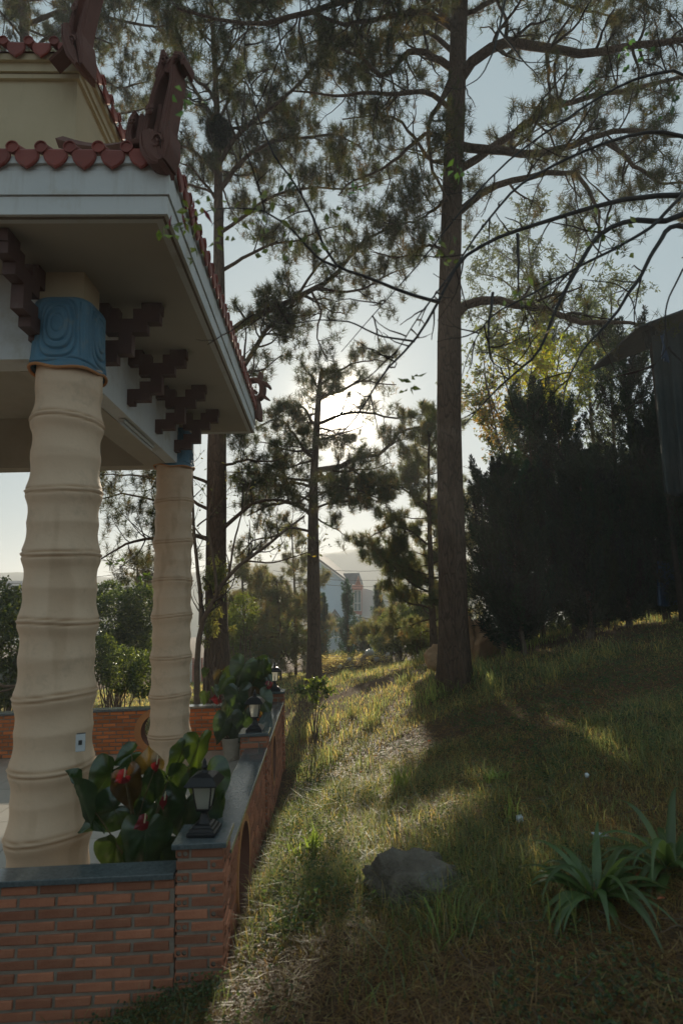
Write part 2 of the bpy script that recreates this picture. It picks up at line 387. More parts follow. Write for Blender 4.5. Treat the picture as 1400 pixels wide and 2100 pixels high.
def columnmat():
    m, t, o = newmat('cream_bamboo_column')
    tcn = N(t, 'ShaderNodeTexCoord'); vec = tcn.outputs['Object']
    at = N(t, 'ShaderNodeAttribute', attribute_name='tint')
    base = ramp(t, noise(t, vec, 1.4, 5, .6), [(.3, (.64, .455, .305)), (.7, (.74, .545, .38))])
    grime = ramp(t, noise(t, vec, 3.0, 7, .75), [(.54, (0, 0, 0)), (.78, (.55, .55, .55))])
    base = mixc(t, grime, base, (.30, .235, .165))
    speck = ramp(t, noise(t, vec, 18, 8, .8), [(.60, (0, 0, 0)), (.75, (.6, .6, .6))])
    base = mixc(t, speck, base, (.40, .32, .22))
    base = mixc(t, 1.0, base, at.outputs['Color'], 'MULTIPLY')
    p = N(t, 'ShaderNodeBsdfPrincipled'); t.links.new(base, p.inputs['Base Color']); p.inputs['Roughness'].default_value = .62; p.inputs['Specular IOR Level'].default_value = .3
    b = N(t, 'ShaderNodeBump'); b.inputs['Strength'].default_value = .25; b.inputs['Distance'].default_value = .01
    t.links.new(noise(t, vec, 22, 6, .6), b.inputs['Height']); t.links.new(b.outputs[0], p.inputs['Normal'])
    t.links.new(p.outputs[0], o.inputs[0]); return m
M['column'] = columnmat()
def groundmat():
    m, t, o = newmat('ground_soil_and_litter')
    tcn = N(t, 'ShaderNodeTexCoord'); vec = tcn.outputs['Object']
    c = ramp(t, noise(t, vec, 1.3, 6, .65), [(.30, (.090, .052, .032)), (.5, (.13, .076, .048)), (.72, (.085, .078, .038))])
    c = mixc(t, ramp(t, noise(t, vec, 30, 6, .8), [(.4, (0, 0, 0)), (.65, (.8, .8, .8))]), c, (.15, .105, .065))
    p = N(t, 'ShaderNodeBsdfPrincipled'); t.links.new(c, p.inputs['Base Color']); p.inputs['Roughness'].default_value = .97; p.inputs['Specular IOR Level'].default_value = .1
    b = N(t, 'ShaderNodeBump'); b.inputs['Strength'].default_value = 1; b.inputs['Distance'].default_value = .04
    t.links.new(noise(t, vec, 24, 8, .75), b.inputs['Height']); t.links.new(b.outputs[0], p.inputs['Normal'])
    t.links.new(p.outputs[0], o.inputs[0]); return m
M['ground'] = groundmat()
M['hill'] = surf('wooded_hill', (.030, .050, .028), (.07, .09, .05), .95, .03, 0, 1, c3=(.16, .15, .11), s3=.05)

# ------------------------------------------------------------------ ground
FLOOR_Z = -1.96
GC = np.array([
 (0, 0, -1.60), (-.65, 3.2, -1.92), (-1.3, 3.15, -2.12), (-1.9, 3.1, -2.32), (-3.2, 3.0, -2.5), (-.45, 4.6, -1.95), (-.45, 5.87, -2.08), (-.45, 8.35, -2.28), (0, 3.6, -1.73),
 (.8, 3.0, -1.55), (1.5, 2.8, -1.42), (2.3, 3.5, -1.25), (3.0, 5, -1.05), (1.9, 9.5, -1.50), (1.0, 6, -1.72), (0.2, 11, -2.05), (-.7, 16, -2.35), (.6, 17, -2.12), (3.4, 7.5, -1.10),
 (5.3, 9, -.66), (4.9, 11, -.78), (3.6, 12, -1.10), (8, 8, -.1), (11, 11, .3), (0, 24, -2.9), (-6, 12, -2.5), (-11, 20, -3.2), (6, 20, -2.2), (13, 26, -2.6), (-2, 36, -4.2), (8, 38, -4.4),
 (-14, 40, -5), (22, 44, -5), (-30, 20, -4), (40, 20, 1.0), (0, 60, -7), (-30, 60, -8), (35, 60, -8), (0, -12, -1.2), (-20, -8, -2.8), (20, -8, .6), (-4, 5, -2.45), (-4, 9.5, -2.45), (-1.5, 9.5, -2.35), (4.5, 1, -.95), (-4, -1, -2.2), (0, -30, -1.0), (-60, 0, -5), (60, 0, 2), (-60, 60, -9), (60, 60, -9), (-40, -40, -3), (40, -40, 1)])
def _tps(r): return r*r*np.log(r+1e-9)
_n = len(GC); _d = np.linalg.norm(GC[:, None, :2]-GC[None, :, :2], axis=2)
_A = np.zeros((_n+3, _n+3)); _A[:_n, :_n] = _tps(_d)+np.eye(_n)*.02; _A[:_n, _n] = 1; _A[:_n, _n+1:] = GC[:, :2]; _A[_n:, :_n] = _A[:_n, _n:].T
_w = np.linalg.solve(_A, np.concatenate([GC[:, 2], [0, 0, 0]]))
def ground(X, Y, detail=True):
    X = np.asarray(X, float); Y = np.asarray(Y, float); sh = X.shape
    x = X.ravel(); y = Y.ravel(); rad = np.hypot(x, y); k = np.minimum(1, 58/np.maximum(rad, 1e-6)); xc = x*k; yc = y*k
    z = np.full(len(x), _w[_n])+_w[_n+1]*xc+_w[_n+2]*yc
    for i in range(0, len(x), 20000):
        s = slice(i, i+20000)
        z[s] += _tps(np.hypot(xc[s, None]-GC[None, :, 0], yc[s, None]-GC[None, :, 1])) @ _w[:_n]
    far = np.clip((rad-58)/200, 0, 1); z = z*(1-far)+(-12)*far
    if detail:
        z += (fbm(x, y, 3, 1.1, 4)-.5)*.13+(fbm(x, y, 9, .35, 2)-.5)*.16
    inside = (x > -9) & (x < -.62) & (y > 3.3) & (y < 8.32)
    z = np.where(inside, np.minimum(z, -2.3), z)
    return z.reshape(sh)
def gz(x, y): return float(ground(np.array([x]), np.array([y]))[0])
def graded(a0, a1, fine, far, n_fine, n_far):
    lo = a0-np.geomspace(.12, a0-(-far), n_far)[::-1]; hi = a1+np.geomspace(.12, far-a1, n_far)
    return np.concatenate([lo, np.linspace(a0, a1, n_fine), hi])
gx = graded(-5, 7, .1, 1600, 130, 42); gy = graded(.5, 18, .1, 1600, 190, 42)
GX, GY = np.meshgrid(gx, gy); GZ = ground(GX, GY)
nx, ny = len(gx), len(gy); ii = (np.arange(ny-1)[:, None]*nx+np.arange(nx-1)[None]).ravel()
go = mesh_obj('ground', np.stack([GX.ravel(), GY.ravel(), GZ.ravel()], 1), np.stack([ii, ii+1, ii+nx+1, ii+nx], 1), M['ground'], smooth=True)
tag(go, kind='structure')

# hills beyond the valley
def hill(name, r0, hfun, seed, depth=220, az0=-80, az1=80):
    az = np.radians(np.linspace(az0, az1, 220)); rows = 9
    V = []
    for i in range(rows):
        s = i/(rows-1); rr = r0+depth*s
        h = hfun(np.degrees(az))*math.sin(min(1, s*1.25)*math.pi/2)
        h = h+(fbm(np.degrees(az)*.35, np.full(len(az), s*5), seed, 1.0, 4)-.5)*.28*h*s
        V.append(np.stack([rr*np.sin(az), rr*np.cos(az), -12+h*.86], 1))
    V = np.concatenate(V); n = 220; ii = (np.arange(rows-1)[:, None]*n+np.arange(n-1)[None]).ravel()
    o = mesh_obj(name, V, np.stack([ii, ii+1, ii+n+1, ii+n], 1), M['hill'], smooth=True)
    return tag(o, kind='structure')
hill('hills', 240, lambda a: 28+12.5*np.exp(-((a-3)/13)**2)+2*np.sin(np.radians(a*9)), 5, 60)
hill('hills', 170, lambda a: 13+3*np.sin(np.radians(a*5+100))+2*np.sin(np.radians(a*13)), 15, 60)

# ------------------------------------------------------------------ terrace floor (tiles are pieces of it)
tf = MB().box(-8.6, -.66, 3.42, 8.2, FLOOR_Z-.35, FLOOR_Z-.012).build('terrace_floor', M['grout']); tag(tf, kind='structure')
ts = .495
tm = mesh_np('tile', *(lambda b: (np.concatenate(b.v), [np.concatenate(x) for x in b.f.values()]))(MB().box(0, ts-.006, 0, ts-.006, 0, .012)), M['floor_tile'])
tx0 = -.66-ts*14
for i in range(14):
    for j in range(10):
        x, y = tx0+i*ts, 3.42+j*ts
        if y+ts > 8.38: continue
        link('tile', tm, tf, (x, y, FLOOR_Z-.012+random.uniform(-.0012, .0012)))

# ------------------------------------------------------------------ bricks
def brick_mesh(L, H, D, seed, holes=False, mat='brick'):
    """front face looks towards -Y; origin at lower left front corner"""
    r = random.Random(seed); j = lambda: r.uniform(-.0022, .0022)
    mb = MB(); b = .004
    V = []
    for (y, ins) in ((0, b), (b, 0), (D, 0)):
        for (x, z) in ((ins, ins), (L-ins, ins), (L-ins, H-ins), (ins, H-ins)): V.append((x+j(), y+j()*.6, z+j()))
    F = []
    for k in (0, 4):
        for i in range(4): F.append((k+i, k+4+i, k+4+(i+1) % 4, k+(i+1) % 4))
    F = [tuple(reversed(f)) for f in F]
    if not holes: F.append((0, 1, 2, 3))
    F.append((11, 10, 9, 8)); mb.add(V, F)
    me_mats = [M[mat]]
    if holes:
        hv, hf = [], []
        w = (L-2*b)/2
        for c in range(2):
            cx = b+w*(c+.5); cz = H/2; R = min(w, H-2*b)*.43
            cor = [(b+w*c, b), (cx, b), (b+w*(c+1), b), (b+w*(c+1), H/2), (b+w*(c+1), H-b), (cx, H-b), (b+w*c, H-b), (b+w*c, H/2)]
            base = len(hv)
            hv += [(x, 0, z) for x, z in cor]
            for k in range(8):
                a = math.radians(225+45*k); hv.append((cx+R*math.cos(a), 0, cz+R*math.sin(a)))
            for k in range(8):
                a = math.radians(225+45*k); hv.append((cx+R*.95*math.cos(a), .035, cz+R*.95*math.sin(a)))
            for k in range(8):
                k2 = (k+1) % 8
                hf.append((base+k, base+k2, base+8+k2, base+8+k)); hf.append((base+8+k, base+8+k2, base+16+k2, base+16+k))
            hf.append((base+16, base+17, base+18, base+19)); hf.append((base+16, base+19, base+20, base+23)); hf.append((base+20, base+21, base+22, base+23))
        mb.add(hv, hf)
    V = np.concatenate(mb.v); Fs = [np.concatenate(v) for v in mb.f.values()]
    me = mesh_np('brick', V, Fs, M[mat])
    if holes:
        me.materials.append(M['hole']); co = np.array([v.co[:] for v in me.vertices])
        for p in me.polygons:
            ys = co[list(p.vertices)][:, 1]
            if ys.max() > .03 and ys.min() > -.005 and ys.max() < .036 and len(p.vertices) == 4 and D > .036: p.material_index = 1
    return me
BR = {}
def brick_var(L, H, D, holes, mat, k):
    key = (L, H, D, holes, mat, k)
    if key not in BR: BR[key] = brick_mesh(L, H, D, k*7+int(L*1000), holes, mat)
    return BR[key]
def place_brick(parent, origin, axis, L0, H, D, s=1.0, holes=False, mat='brick'):
    """axis 'x': face to -Y ; 'x-': face to +Y(unused) ; 'y': face to +X (wall running along Y)"""
    k = random.randrange(5 if not holes else 2)
    me = brick_var(L0, H, D, holes, mat, k)
    p0 = np.array(parent.matrix_basis.translation)
    rot = (0, 0, 0) if axis == 'x' else (0, 0, math.pi/2)
    jit = random.uniform(-.003, .003)
    loc = np.array(origin, float)-p0
    if axis == 'x': loc[1] += jit
    else: loc[0] += jit
    link('brick', me, parent, loc, rot, (s, 1, 1))
def wall(name_label, group, P0, axis, length, ztop, zbot, thick, Lb, pitch_l, pitch_z, Hb, hole=None, coping=None, mat='brick', off=.5, cat='brick wall'):
    """P0: lower-left-front corner XY. axis x: runs +X, front face to -Y. axis y: runs +Y, front face to +X"""
    t = thing('brick_wall', (P0[0], P0[1], zbot), name_label, cat, group)
    rec = .009; D = .05
    def interval(z, zz=0.0):
        if hole is None: return None
        c, zc, R = hole; dz = abs(z-zc)
        return None if dz >= R else (c-math.sqrt(R*R-dz*dz), c+math.sqrt(R*R-dz*dz))
    mb = MB(); z = zbot; dz = .03 if hole else (ztop-zbot)
    while z < ztop-1e-6:
        z1 = min(z+dz, ztop); iv = interval((z+z1)/2)
        segs = [(0, length)] if iv is None else [(0, iv[0]), (iv[1], length)]
        for a, b in segs:
            if axis == 'x': mb.box(P0[0]+a, P0[0]+b, P0[1]+rec, P0[1]+thick-rec, z, z1)
            else: mb.box(P0[0]-thick+rec, P0[0]-rec, P0[1]+a, P0[1]+b, z, z1)
        z = z1
    mb.build('mortar', M['mortar'], t)
    r = 0; z = ztop-pitch_z+(pitch_z-Hb)*.3
    while z > zbot-.03:
        iv = interval(z+Hb/2)
        u = -pitch_l*off*(r % 2)-random.uniform(0, .01)
        while u < length-.01:
            a, b = max(u, 0.002), min(u+Lb, length-.002)
            pieces = [(a, b)] if iv is None else [(a, min(b, iv[0])), (max(a, iv[1]), b)]
            for pa, pb in pieces:
                if pb-pa < .025: continue
                o = (P0[0]+pa, P0[1], z) if axis == 'x' else (P0[0], P0[1]+pa, z)
                place_brick(t, o, axis, Lb, Hb, D, (pb-pa)/Lb, False, mat)
            u += pitch_l
        z -= pitch_z; r += 1
    if hole:
        c, zc, R = hole; segs = 48; th = np.arange(segs)*2*math.pi/segs
        pr_ = .028 if axis == 'x' else .008
        R0, R1 = R-(.062 if axis == 'x' else .025), R+.022; y0, y1 = -pr_, thick+pr_
        V = []
        for (rr, y) in ((R0, y0), (R1, y0), (R1, y1), (R0, y1)):
            for a in th:
                if axis == 'x': V.append((P0[0]+c+rr*math.cos(a), P0[1]+y, zc+rr*math.sin(a)))
                else: V.append((P0[0]-y, P0[1]+c+rr*math.cos(a), zc+rr*math.sin(a)))
        F = [(k*segs+i, k*segs+(i+1) % segs, ((k+1) % 4)*segs+(i+1) % segs, ((k+1) % 4)*segs+i) for k in range(3) for i in range(segs)]
        Fi = [(3*segs+i, 3*segs+(i+1) % segs, (i+1) % segs, i) for i in range(segs)]
        mesh_obj('round_opening_frame', V, np.array(F), M['ring'], t, smooth=False)
        mesh_obj('opening_reveal', V, np.array(Fi), M['reveal'], t, smooth=True)
    if coping:
        c0, c1, d0, d1, hh = coping
        m2 = MB()
        if axis == 'x': m2.box(c0, c1, d0, d1, ztop, ztop+hh)
        else: m2.box(c0, c1, d0, d1, ztop, ztop+hh)
        o = m2.build('granite_coping', M['granite'], t)
        bv = o.modifiers.new('bevel', 'BEVEL'); bv.width = .004; bv.segments = 2
    return t
CAPZ, COPZ, ST = -1.243, -1.38, .03
XR = -.519                                    # outer edge of caps
PY = [3.29, 5.80, 8.30]                       # front faces of the three posts' caps
# front parapet
wall('low brick parapet with granite top running from the left frame edge to the nearest lantern post', 'terrace parapet walls', (-3.6, 3.315), 'x', 3.6-.79, COPZ-ST, -2.62, .13, .178, .1935, .0585, .042,
     coping=(-3.6, -.789, 3.285, 3.45, ST), mat='brick_old')
# side parapet bays
for k, (y0, y1, lab) in enumerate(((PY[0]+.262, PY[1]+.018, 'brick parapet bay with round opening between the near and middle lantern posts'),
                                   (PY[1]+.262, PY[2]+.018, 'brick parapet bay with round opening between the middle and far lantern posts'))):
    hc = (4.24, -1.76, .30) if k == 0 else (6.82, -1.73, .26)
    wall(lab, 'terrace parapet walls', (-.555, y0), 'y', y1-y0, COPZ-ST, -2.55, .14, .178, .1935, .0585, .042,
         hole=(hc[0]-y0, hc[1], hc[2]), coping=(-.745, -.533, y0+.001, y1-.001, ST), mat='brick_old')
# rear parapet: inner face seen from the front
wall('orange brick parapet, bounced sun put into its colour, across the back of the terrace, behind the far bamboo column', 'terrace parapet walls', (-5.6, 8.22), 'x', 5.6-.79, COPZ-ST, FLOOR_Z-.25, .13, .160, .1735, .0495, .036,
     hole=(5.6-2.205, -1.677, .275), coping=(-5.6, -.791, 8.195, 8.38, ST), mat='brick')

def post(y, label, zb):
    t = thing('brick_post', (-.66, y+.13, zb), label, 'brick post', 'lantern posts of the terrace parapet')
    x0, x1 = -.784, -.536; y0, y1 = y+.018, y+.262; zt = CAPZ-.028
    MB().box(x0+.008, x1-.008, y0+.008, y1-.008, zb, zt).build('mortar', M['mortar'], t)
    z = zt-.0585+.010; r = 0
    while z > zb-.02:
        if r % 2 == 0:
            place_brick(t, (x0, y0, z), 'x', .068, .043, .04, 1, True, 'brick_old'); place_brick(t, (x0+.082, y0, z), 'x', .164, .043, .05, 1, False, 'brick_old')
            place_brick(t, (x1, y0+.004, z), 'y', .158, .043, .05, 1, False, 'brick_old'); place_brick(t, (x1, y0+.174, z), 'y', .068, .043, .04, 1, True, 'brick_old')
        else:
            place_brick(t, (x0, y0, z), 'x', .164, .043, .05, 1, False, 'brick_old'); place_brick(t, (x0+.178, y0, z), 'x', .068, .043, .04, 1, True, 'brick_old')
            place_brick(t, (x1, y0+.004, z), 'y', .068, .043, .04, 1, True, 'brick_old'); place_brick(t, (x1, y0+.084, z), 'y', .158, .043, .05, 1, False, 'brick_old')
        z -= .0585; r += 1
    c = MB().box(-.803, XR, y, y+.28, CAPZ-.028, CAPZ).build('granite_cap', M['granite'], t)
    bv = c.modifiers.new('bevel', 'BEVEL'); bv.width = .004; bv.segments = 2
    return t
post(PY[0], 'nearest brick post with grey granite cap at the terrace corner', -2.5)
post(PY[1], 'middle brick post of the side parapet, under the second lantern', -2.6)
post(PY[2], 'farthest brick post where side and rear parapets meet', -2.7)

# ------------------------------------------------------------------ lanterns
def lantern():
    t = thing('garden_lantern', (0, 0, 0), None, None)
    base = MB().lathe([(0, 0), (.074, 0), (.078, .006), (.078, .020), (.066, .026), (.064, .036), (.052, .042), (.050, .050), (.036, .056)], (0, 0, 0), square=True)
    base.lathe([(.036, .054), (.026, .075), (.019, .098), (.018, .108), (.027, .112), (.030, .118)], (0, 0, 0), 16)
    o = base.build('base', M['black_metal'], t)
    bv = o.modifiers.new('bevel', 'BEVEL'); bv.width = .002
    MB().lathe([(0, .1185), (.034, .1185), (.037, .124), (.037, .130)], (0, 0, 0), square=True).build('lower_frame', M['black_metal'], t)
    z0, z1, a, b = .130, .252, .034, .051
    mb = MB()
    for sx, sy in ((1, 1), (1, -1), (-1, 1), (-1, -1)):
        mb.tube([(sx*a, sy*a, z0-.003), (sx*(a+b)/2*1.05, sy*(a+b)/2*1.05, (z0+z1)/2), (sx*b, sy*b, z1)], [.0045]*3, 4)
    mb.build('corner_bars', M['black_metal'], t)
    for k in range(4):
        an = k*math.pi/2; c, s = math.cos(an), math.sin(an)
        n = 6; V = []; 
        for i in range(n+1):
            u = i/n; w = a+(b-a)*u; w2 = w*(1+.05*math.sin(math.pi*u)); z = z0+(z1-z0)*u
            for sx in (-1, 1):
                x, y = sx*(w2-.002), -w2+.003
                V.append((x*c-y*s, x*s+y*c, z))
        F = [(2*i, 2*i+1, 2*i+3, 2*i+2) for i in range(n)]
        mesh_obj('glass_pane', V, np.array(F), M['glass'], t)
    MB().lathe([(.0, z0), (.010, z0), (.011, z0+.03), (.014, z0+.05), (.012, z0+.08), (.0, z0+.088)], (0, 0, 0), 12).build('bulb', M['outlet'], t, smooth=True)
    rf = MB().lathe([(0, z1), (.086, z1+.001), (.090, z1+.006), (.087, z1+.012), (.074, z1+.030), (.062, z1+.046), (.042, z1+.058), (.024, z1+.063)], (0, 0, 0), square=True)
    o = rf.build('roof', M['black_metal'], t); bv = o.modifiers.new('bevel', 'BEVEL'); bv.width = .004; bv.segments = 2
    MB().lathe([(.024, z1+.062), (.016, z1+.070), (.011, z1+.078), (.018, z1+.086), (.019, z1+.092), (.010, z1+.100), (.012, z1+.106), (.011, z1+.116), (.006, z1+.128), (0, z1+.137)], (0, 0, 0), 14).build('finial', M['black_metal'], t, smooth=True)
    return t
def dup(root, loc, rz=None, label=None, cat=None, group=None, scale=None):
    r = root.copy(); COL.objects.link(r); r.location = V3(loc)
    if rz is not None: r.rotation_euler = (0, 0, rz)
    if scale is not None: r.scale = (scale,)*3
    tag(r, label, cat, group)
    for ch in list(root.children):
        c = ch.copy(); COL.objects.link(c); c.parent = r
        for g in ch.children:
            d = g.copy(); COL.objects.link(d); d.parent = c
    return r
LG = 'black garden lanterns on the parapet posts'
l0 = lantern(); tag(l0, 'nearest black square lantern on the corner post beside the potted anthurium', 'lantern', LG); l0.location = (-.661, PY[0]+.145, CAPZ+.001); l0.rotation_euler = (0, 0, math.radians(-5))
dup(l0, (-.661, PY[1]+.14, CAPZ+.001), math.radians(-2), 'black square lantern on the middle post, casting its shadow on the coping', 'lantern', LG)
dup(l0, (-.661, PY[2]+.14, CAPZ+.001), math.radians(4), 'farthest black square lantern, on the post by the lawn shrub', 'lantern', LG)

# ------------------------------------------------------------------ pavilion
pav = thing('pavilion', (-3.2, 5.9, FLOOR_Z), 'open pavilion with cream bamboo-shaped columns, white eaves and maroon tiled roof edges', 'pavilion')
BZ0, SOF = 1.765, 2.42                        # beam underside, soffit
def column(cx, cy, lean, nodes, z0, z1, rb, rt, seed):
    seg, rows = 96, 330
    r = np.random.default_rng(seed)
    th = np.arange(seg)*2*np.pi/seg; Z = np.linspace(z0, z1, rows)
    amp = [(r.uniform(.005, .012), r.uniform(0, 6.28), r.uniform(.005, .010), r.uniform(0, 6.28)) for _ in nodes]
    T, ZZ = np.meshgrid(th, Z)
    nd = np.array(nodes)
    wave = np.stack([a*np.sin(T+p)+b*np.sin(2*T+q) for a, p, b, q in amp])      # (nodes,rows,seg)
    zn = nd[:, None, None]+wave
    D = ZZ[None]-zn; near = np.argmin(np.abs(D), axis=0); d = np.take_along_axis(D, near[None], 0)[0]
    rad = rb+(rt-rb)*(ZZ-z0)/(z1-z0)
    sp = .47; u = np.clip(np.abs(d)/(sp/2), 0, 1)
    prof = .023*np.exp(-(np.abs(d)/.10)**1.6)-.013*np.sin(np.pi*np.clip(u, 0, 1))**1
    low = np.where(d < 0, .004*np.exp(-((d+.05)/.03)**2), 0)
    groove = -.011*np.exp(-((d-.017)/.0052)**2)-.012*np.exp(-((d+.015)/.0056)**2)+.003*np.exp(-((d-.001)/.008)**2)
    R = rad+prof+low+groove+.003*np.sin(T*2+ZZ*1.3)
    X = cx+lean*(ZZ-z0)+R*np.cos(T); Y = cy+R*np.sin(T)
    g = np.clip(np.exp(-((d-.017)/.006)**2)+np.exp(-((d+.015)/.0065)**2), 0, 1)
    stain = np.exp(-((np.where(d < 0, -d, .2)-.03)/.05)**2)*(.03+.10*fbm(T*2, ZZ*2.2, seed, 1.3))
    tint = np.ones((rows, seg, 3)); 
    tint *= (1-g[..., None]*np.array([.30, .40, .50])); tint *= (1-stain[..., None]*np.array([.35, .45, .55])*.5)
    drk = np.clip((fbm(T*1.5+seed, ZZ*1.6, seed+4, 1.2)-.66)*3, 0, .25); tint *= (1-drk[..., None]*np.array([.5, .6, .7]))
    V = np.stack([X.ravel(), Y.ravel(), ZZ.ravel()], 1)
    i = np.arange(rows-1)[:, None]*seg; j = np.arange(seg)[None]; j2 = (j+1) % seg
    F = np.stack(np.broadcast_arrays(i+j, i+j2, i+seg+j2, i+seg+j), -1).reshape(-1, 4)
    return mesh_obj('column', V, F, M['column'], pav, smooth=True, tint=tint.reshape(-1, 3))
NOD = [-1.456, -1.051, -.582, -.106, .352, .80, 1.314]
col1 = column(-1.822, 4.2, .004, NOD, FLOOR_Z, 1.72, .258, .224, 3)
NOD2 = [-1.589, -1.124, -.668, -.156, .287, .775, 1.298]
col2 = column(-1.893, 7.6, .006, NOD2, FLOOR_Z, 1.78, .246, .226, 8)
# rear-left and front-left columns carry the same roof outside the frame
column(-5.3, 4.2, 0, NOD, FLOOR_Z, 1.78, .255, .222, 5); column(-5.3, 7.6, 0, NOD2, FLOOR_Z, 1.78, .245, .222, 6)

def capital(cx, cy, z0, z1, hw, parent):
    seg, rows = 220, 120
    th = np.arange(seg)*2*np.pi/seg; Z = np.linspace(0, 1, rows); T, U = np.meshgrid(th, Z)
    n = 3.2; c, s = np.cos(T), np.sin(T)
    base = hw/np.power(np.abs(c)**n+np.abs(s)**n, 1/n)
    k = 1.02-.06*U+.05*np.exp(-(U/.12)**2); k = k*np.where(U > .86, np.sqrt(np.clip(1-((U-.86)/.15)**2, .05, 1)), 1)
    Rr = base*k
    # face coordinate -1..1 on each of the four faces
    ph = (T+np.pi/4) % (np.pi/2)-np.pi/4; fu = np.tan(ph)
    a = fu/.60; b = (U-.50)/.36
    def ov(ea, eb, w, cy0=0.0, p=2.4):
        q = (np.abs(a/ea)**p+np.abs((b-cy0)/eb)**p)**(1/p); return np.exp(-((q-1)/w)**2)
    g = ov(1.05, 1.10, .045, -.02, 3.2)+ov(.86, .90, .055, .08, 2.6)+ov(.60, .66, .06, .12, 2.3)*.7+ov(.30, .34, .09, .12, 2)*.4
    g += .8*np.exp(-((np.abs(fu)-.76)/.022)**2)*(U > .12)*(U < .85)+.7*np.exp(-((np.abs(fu)-.90)/.022)**2)*(U < .7)
    g += .8*np.exp(-((U-.055-.025*np.sin(T*4))/.012)**2)
    g = np.clip(g, 0, 1.1)
    puff = .012*np.exp(-((np.sqrt(a*a+(b-.08)**2))/.75)**4)
    Rr = Rr-.020*g+puff+.004*np.sin(T*5)*np.sin(U*9)
    z = z0+(z1-z0)*U+np.where(U < .05, .018*np.sin(T*2+.6)+.008*np.sin(T*5), 0)*(1-U/.05)
    V = np.stack([(cx+Rr*c).ravel(), (cy+Rr*s).ravel(), z.ravel()], 1)
    i = np.arange(rows-1)[:, None]*seg; j = np.arange(seg)[None]; j2 = (j+1) % seg
    F = np.stack(np.broadcast_arrays(i+j, i+j2, i+seg+j2, i+seg+j), -1).reshape(-1, 4)
    top = np.arange(seg)+(rows-1)*seg
    V = np.concatenate([V, [[cx, cy, z1]]]); F3 = np.stack([np.full(seg, len(V)-1), top, np.roll(top, -1)], 1)
    o = mesh_obj('capital', V, [F, F3], M['capital'], parent, smooth=True)
    # ochre seam under the flared hem
    P = [(cx+hw*1.045*math.cos(t)/((abs(math.cos(t))**n+abs(math.sin(t))**n)**(1/n)), cy+hw*1.045*math.sin(t)/((abs(math.cos(t))**n+abs(math.sin(t))**n)**(1/n)), z0-.006+.018*math.sin(2*t+.6)+.008*math.sin(5*t)) for t in np.linspace(0, 2*math.pi, 60)]
    MB().tube(P, [.011]*60, 6, False).build('seam', M['ring'], o)
    return o
capital(-1.838+.022, 4.2, 1.68, 2.24, .228, pav)
capital(-1.893+.02, 7.6, 1.75, 2.28, .232, pav)
for cx, cy in ((-1.838, 4.2), (-1.89, 7.6)):
    MB().box(cx-.15, cx+.17, cy-.15, cy+.15, 2.2, SOF-.002).build('column_neck', M['plaster_ochre'], pav)

# beams
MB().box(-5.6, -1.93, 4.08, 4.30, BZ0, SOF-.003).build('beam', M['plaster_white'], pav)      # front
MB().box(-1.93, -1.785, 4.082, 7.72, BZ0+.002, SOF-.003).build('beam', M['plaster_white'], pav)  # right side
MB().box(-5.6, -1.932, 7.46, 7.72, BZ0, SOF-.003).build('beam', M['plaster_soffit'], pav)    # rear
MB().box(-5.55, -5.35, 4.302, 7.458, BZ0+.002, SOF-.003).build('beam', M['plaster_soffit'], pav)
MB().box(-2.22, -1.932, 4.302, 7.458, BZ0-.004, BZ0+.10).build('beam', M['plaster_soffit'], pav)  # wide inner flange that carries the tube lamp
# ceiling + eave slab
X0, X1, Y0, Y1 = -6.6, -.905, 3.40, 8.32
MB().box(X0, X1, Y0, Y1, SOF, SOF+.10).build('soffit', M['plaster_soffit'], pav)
def mitre_band(name, z0, z1, out, mat, x0=X0, x1=X1, y0=Y0, y1=Y1, th=.09, parent=None):
    mb = MB()
    mb.box(x0, x1+out, y0-out, y0-out+th, z0, z1)
    mb.box(x1+out-th, x1+out, y0-out+th, y1+out-th, z0, z1)
    mb.box(x0, x1+out, y1+out-th, y1+out, z0, z1)
    o = mb.build(name, mat, parent or pav); return o
mitre_band('fascia', SOF-.004, SOF+.118, .004, M['plaster_white'])
mitre_band('fascia', SOF+.124, SOF+.290, .016, M['plaster_white'])
mitre_band('fascia', SOF+.296, SOF+.335, .010, M['plaster_white'])
mitre_band('fascia_line', SOF+.117, SOF+.125, .002, M['line_paint'], th=.07)
mitre_band('fascia_line', SOF+.289, SOF+.297, .004, M['line_paint'], th=.07)
MB().box(X0, X1-.02, Y0+.02, Y0+.035, SOF-.012, SOF-.002).build('drip_line', M['line_paint'], pav)
MB().box(X1-.035, X1-.02, Y0+.036, Y1-.02, SOF-.012, SOF-.002).build('drip_line', M['line_paint'], pav)
# slab under tiles
ZT = SOF+.335
V = [(X0, Y0, ZT), (X1, Y0, ZT), (X1, Y1, ZT), (X0, Y1, ZT), (X0, 4.35, ZT+.66), (-1.93, 4.35, ZT+.66), (-1.93, 7.4, ZT+.66), (X0, 7.4, ZT+.66)]
mesh_obj('roof_slope', V, [np.array([(0, 1, 5, 4), (1, 2, 6, 5), (2, 3, 7, 6), (4, 5, 6, 7)])], M['plaster_ochre'], pav)

